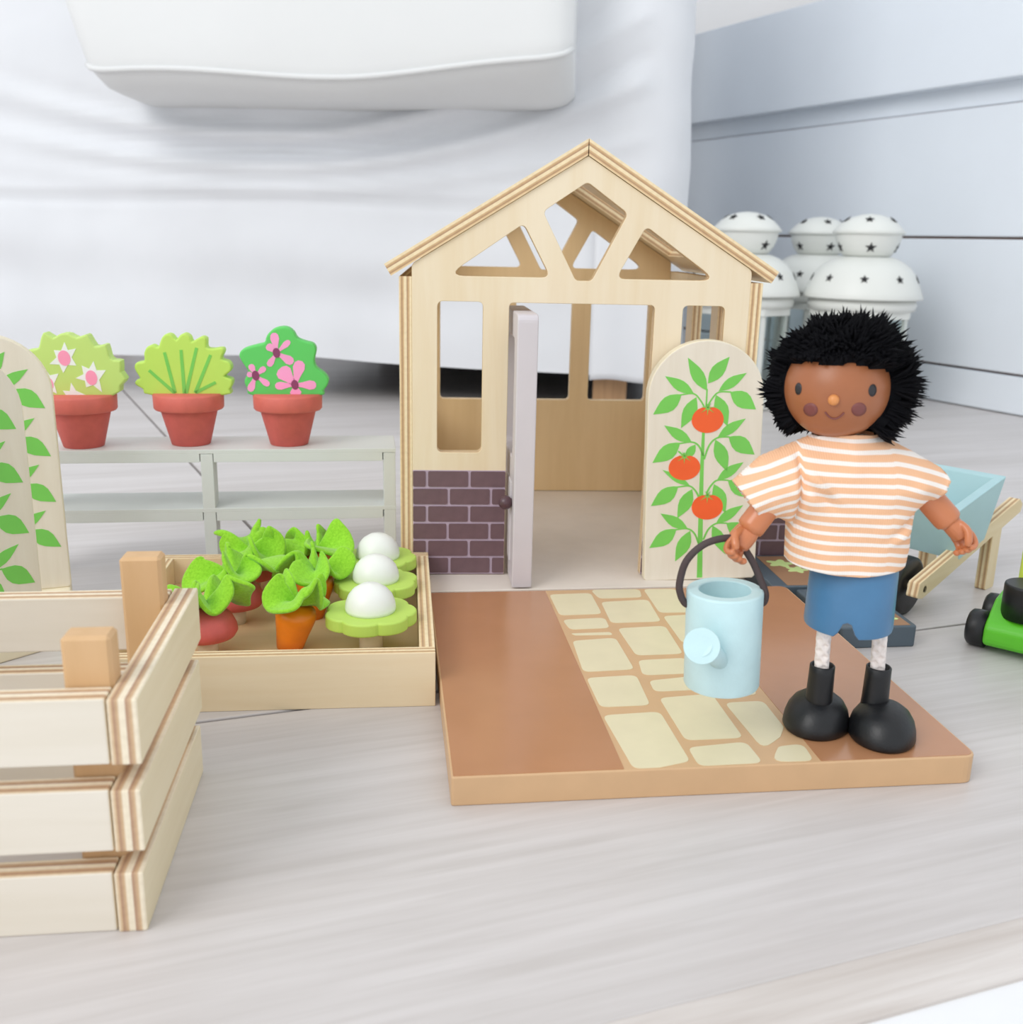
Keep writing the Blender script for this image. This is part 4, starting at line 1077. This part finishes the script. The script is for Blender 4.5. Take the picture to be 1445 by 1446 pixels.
    # ---------------- boots
    def boot(x, y, rz, sx, sy):
        g = G(); nA2 = 40
        prof = [(0.97, 0.0), (1.02, 0.10), (1.0, 0.38), (0.92, 0.70), (0.76, 0.98), (0.54, 1.16), (0.25, 1.25)]
        vs = []; fs = []
        for r_, z in prof:
            for k in range(nA2):
                a = 2*math.pi*k/nA2; c, s_ = math.cos(a), math.sin(a)
                ly = 1.40 if s_ < 0 else 1.10
                vs.append((r_*1.15*c, r_*ly*s_+0.12*z-0.1, z))
        for i in range(len(prof)-1):
            for k in range(nA2): fs.append([i*nA2+k, i*nA2+(k+1) % nA2, (i+1)*nA2+(k+1) % nA2, (i+1)*nA2+k])
        fs.append(list(range(nA2))[::-1]); fs.append([(len(prof)-1)*nA2+k for k in range(nA2)])
        g.add(vs, fs, 0, True)
        b = obj('boot', g, M_boot, t, rel(x, y, 1.075), (0, 0, rz))
        q_ = RZ(-rz) @ Vector((sx-x, sy-y, 0))
        obj('shaft', G().lathe([(0.50, 0.75), (0.47, 1.2), (0.445, 2.2), (0.44, 2.46), (0.40, 2.50), (0.36, 2.46), (0.34, 2.2), (0.0, 2.1)], 32).xf(T(q_.x, q_.y, 0)), M_boot, b)
    boot(11.38, 33.75, -30, 11.27, 33.42); boot(13.5, 33.0, -16, 13.28, 33.38)
    # ---------------- arms with gripping hands
    def arm(A, B, side):
        A, B = Vector(A), Vector(B); ax = (B-A); L = ax.length; ax.normalize()
        q = ax.to_track_quat('Z', 'Y').to_matrix().to_4x4()
        fa = obj('forearm', G().lathe([(0.40, -0.3), (0.44, 0), (0.465, 0.25), (0.47, L-0.16), (0.45, L-0.05), (0.38, L), (0.36, L+0.05)], 28).xf(q), M_skin, t, rel(*A))
        return fa, A, ax, q, L
    # hand built along +z from the wrist; palm faces -y, thumb on the +x*sgn side
    def hand(sgn, curl):
        g = G()
        g.tube([(0, 0, -0.12), (0, 0, 0.1), (0, 0.02, 0.38), (0, 0.0, 0.62), (0, -0.02, 0.72)], [0.38, 0.42, 0.44, 0.40, 0.25], 16, flat=0.78)
        for k, (x, l) in enumerate(((-0.30, 0.40), (-0.10, 0.46), (0.10, 0.44), (0.30, 0.36))):
            x *= -sgn
            p = [(x, 0.02, 0.55), (x*1.05, 0.0, 0.78), (x*1.05, -0.14, 0.78+l*0.50), (x*1.0, -0.14-curl*0.24, 0.78+l*0.55), (x*0.95, -0.16-curl*0.36, 0.78+l*0.28)]
            g.tube(spline(p, 4), [0.115]*15+[0.105, 0.07], 8)
        p = [(0.30*sgn, -0.05, 0.15), (0.46*sgn, -0.22, 0.42), (0.40*sgn, -0.42, 0.66), (0.26*sgn, -0.52, 0.80)]
        g.tube(spline(p, 4), [0.14]*10+[0.12, 0.11, 0.08], 8)
        return g
    fa, A, ax, q, L = arm((8.78, 32.75, 9.85), (7.98, 32.5, 8.78), 1)
    hm = remesh(hand(1, 1.0), 'hand', 0.03, 4)
    h = obj('hand', hm, M_skin, fa)
    zax = ax; yax = Vector((-0.25, 0.92, 0.1)); yax = (yax-zax*yax.dot(zax)).normalized(); xax = yax.cross(zax)
    h.matrix_local = Matrix.Translation((Vector(ax)*(L+0.02))*CM) @ Matrix((xax, yax, zax)).transposed().to_4x4()
    fa, A, ax, q, L = arm((13.62, 32.95, 10.35), (14.78, 32.75, 9.15), -1)
    hm = remesh(hand(-1, 0.9), 'hand', 0.03, 4)
    h = obj('hand', hm, M_skin, fa)
    zax = ax; yax = Vector((0.55, 0.75, 0.45)); yax = (yax-zax*yax.dot(zax)).normalized(); xax = yax.cross(zax)
    h.matrix_local = Matrix.Translation((Vector(ax)*(L+0.02))*CM) @ Matrix((xax, yax, zax)).transposed().to_4x4()
doll()

# ================================================================== WATERING CAN
M_can = paint('light_blue_paint', 'c4e2e6', 0.42, var=0.03, scale=150, bstr=0.3)
M_cord = paint('dark_brown_cord', '493c3c', 0.7, bstr=0.6)
def can():
    C = Vector((7.47, 32.45, 3.18))
    t = thing('watering_can', 'light blue wooden watering can hanging from the doll\'s hand by a dark cord', 'watering can', C, rot=(0, -2.2, 0))
    obj('body', G().lathe([(0, 0), (1.22, 0), (1.27, 0.03), (1.30, 0.10), (1.30, 3.42), (1.28, 3.47), (1.24, 3.5), (0.91, 3.5), (0.88, 3.47), (0.87, 2.2), (0, 2.15)], 56), M_can, t).modifiers.new('edge', 'EDGE_SPLIT').split_angle = R(32)
    a = Vector((-0.28, -1.0, 1.35)); b = Vector((-1.08, -1.9, 2.22)); d = (b-a).normalized()
    q = d.to_track_quat('Z', 'Y').to_matrix().to_4x4()
    s = obj('spout', G().lathe([(0.36, -0.3), (0.34, 0.6), (0.36, (b-a).length)], 28).xf(T(*a) @ q), M_can, t)
    d2 = Vector((-0.22, -0.92, 0.36)).normalized(); q2 = d2.to_track_quat('Z', 'Y').to_matrix().to_4x4()
    obj('rose', G().lathe([(0.32, -0.34), (0.50, -0.2), (0.60, -0.08), (0.60, 0.08), (0.58, 0.11)], 36).xf(T(*b) @ q2), M_can, s)
    pts = [(-1.15, 0, 2.95), (-1.34, 0, 3.0), (-1.50, -0.02, 3.3), (-1.56, -0.05, 3.75), (-1.36, -0.1, 4.55), (-0.80, -0.1, 5.12), (-0.10, -0.05, 5.32), (0.36, 0, 5.2), (0.85, 0, 4.54), (1.2, 0.0, 3.8), (1.38, 0, 3.32), (1.34, 0, 3.0), (1.15, 0, 2.95)]
    obj('cord_handle', G().tube(spline(pts, 6), 0.125, 12), M_cord, t)
can()
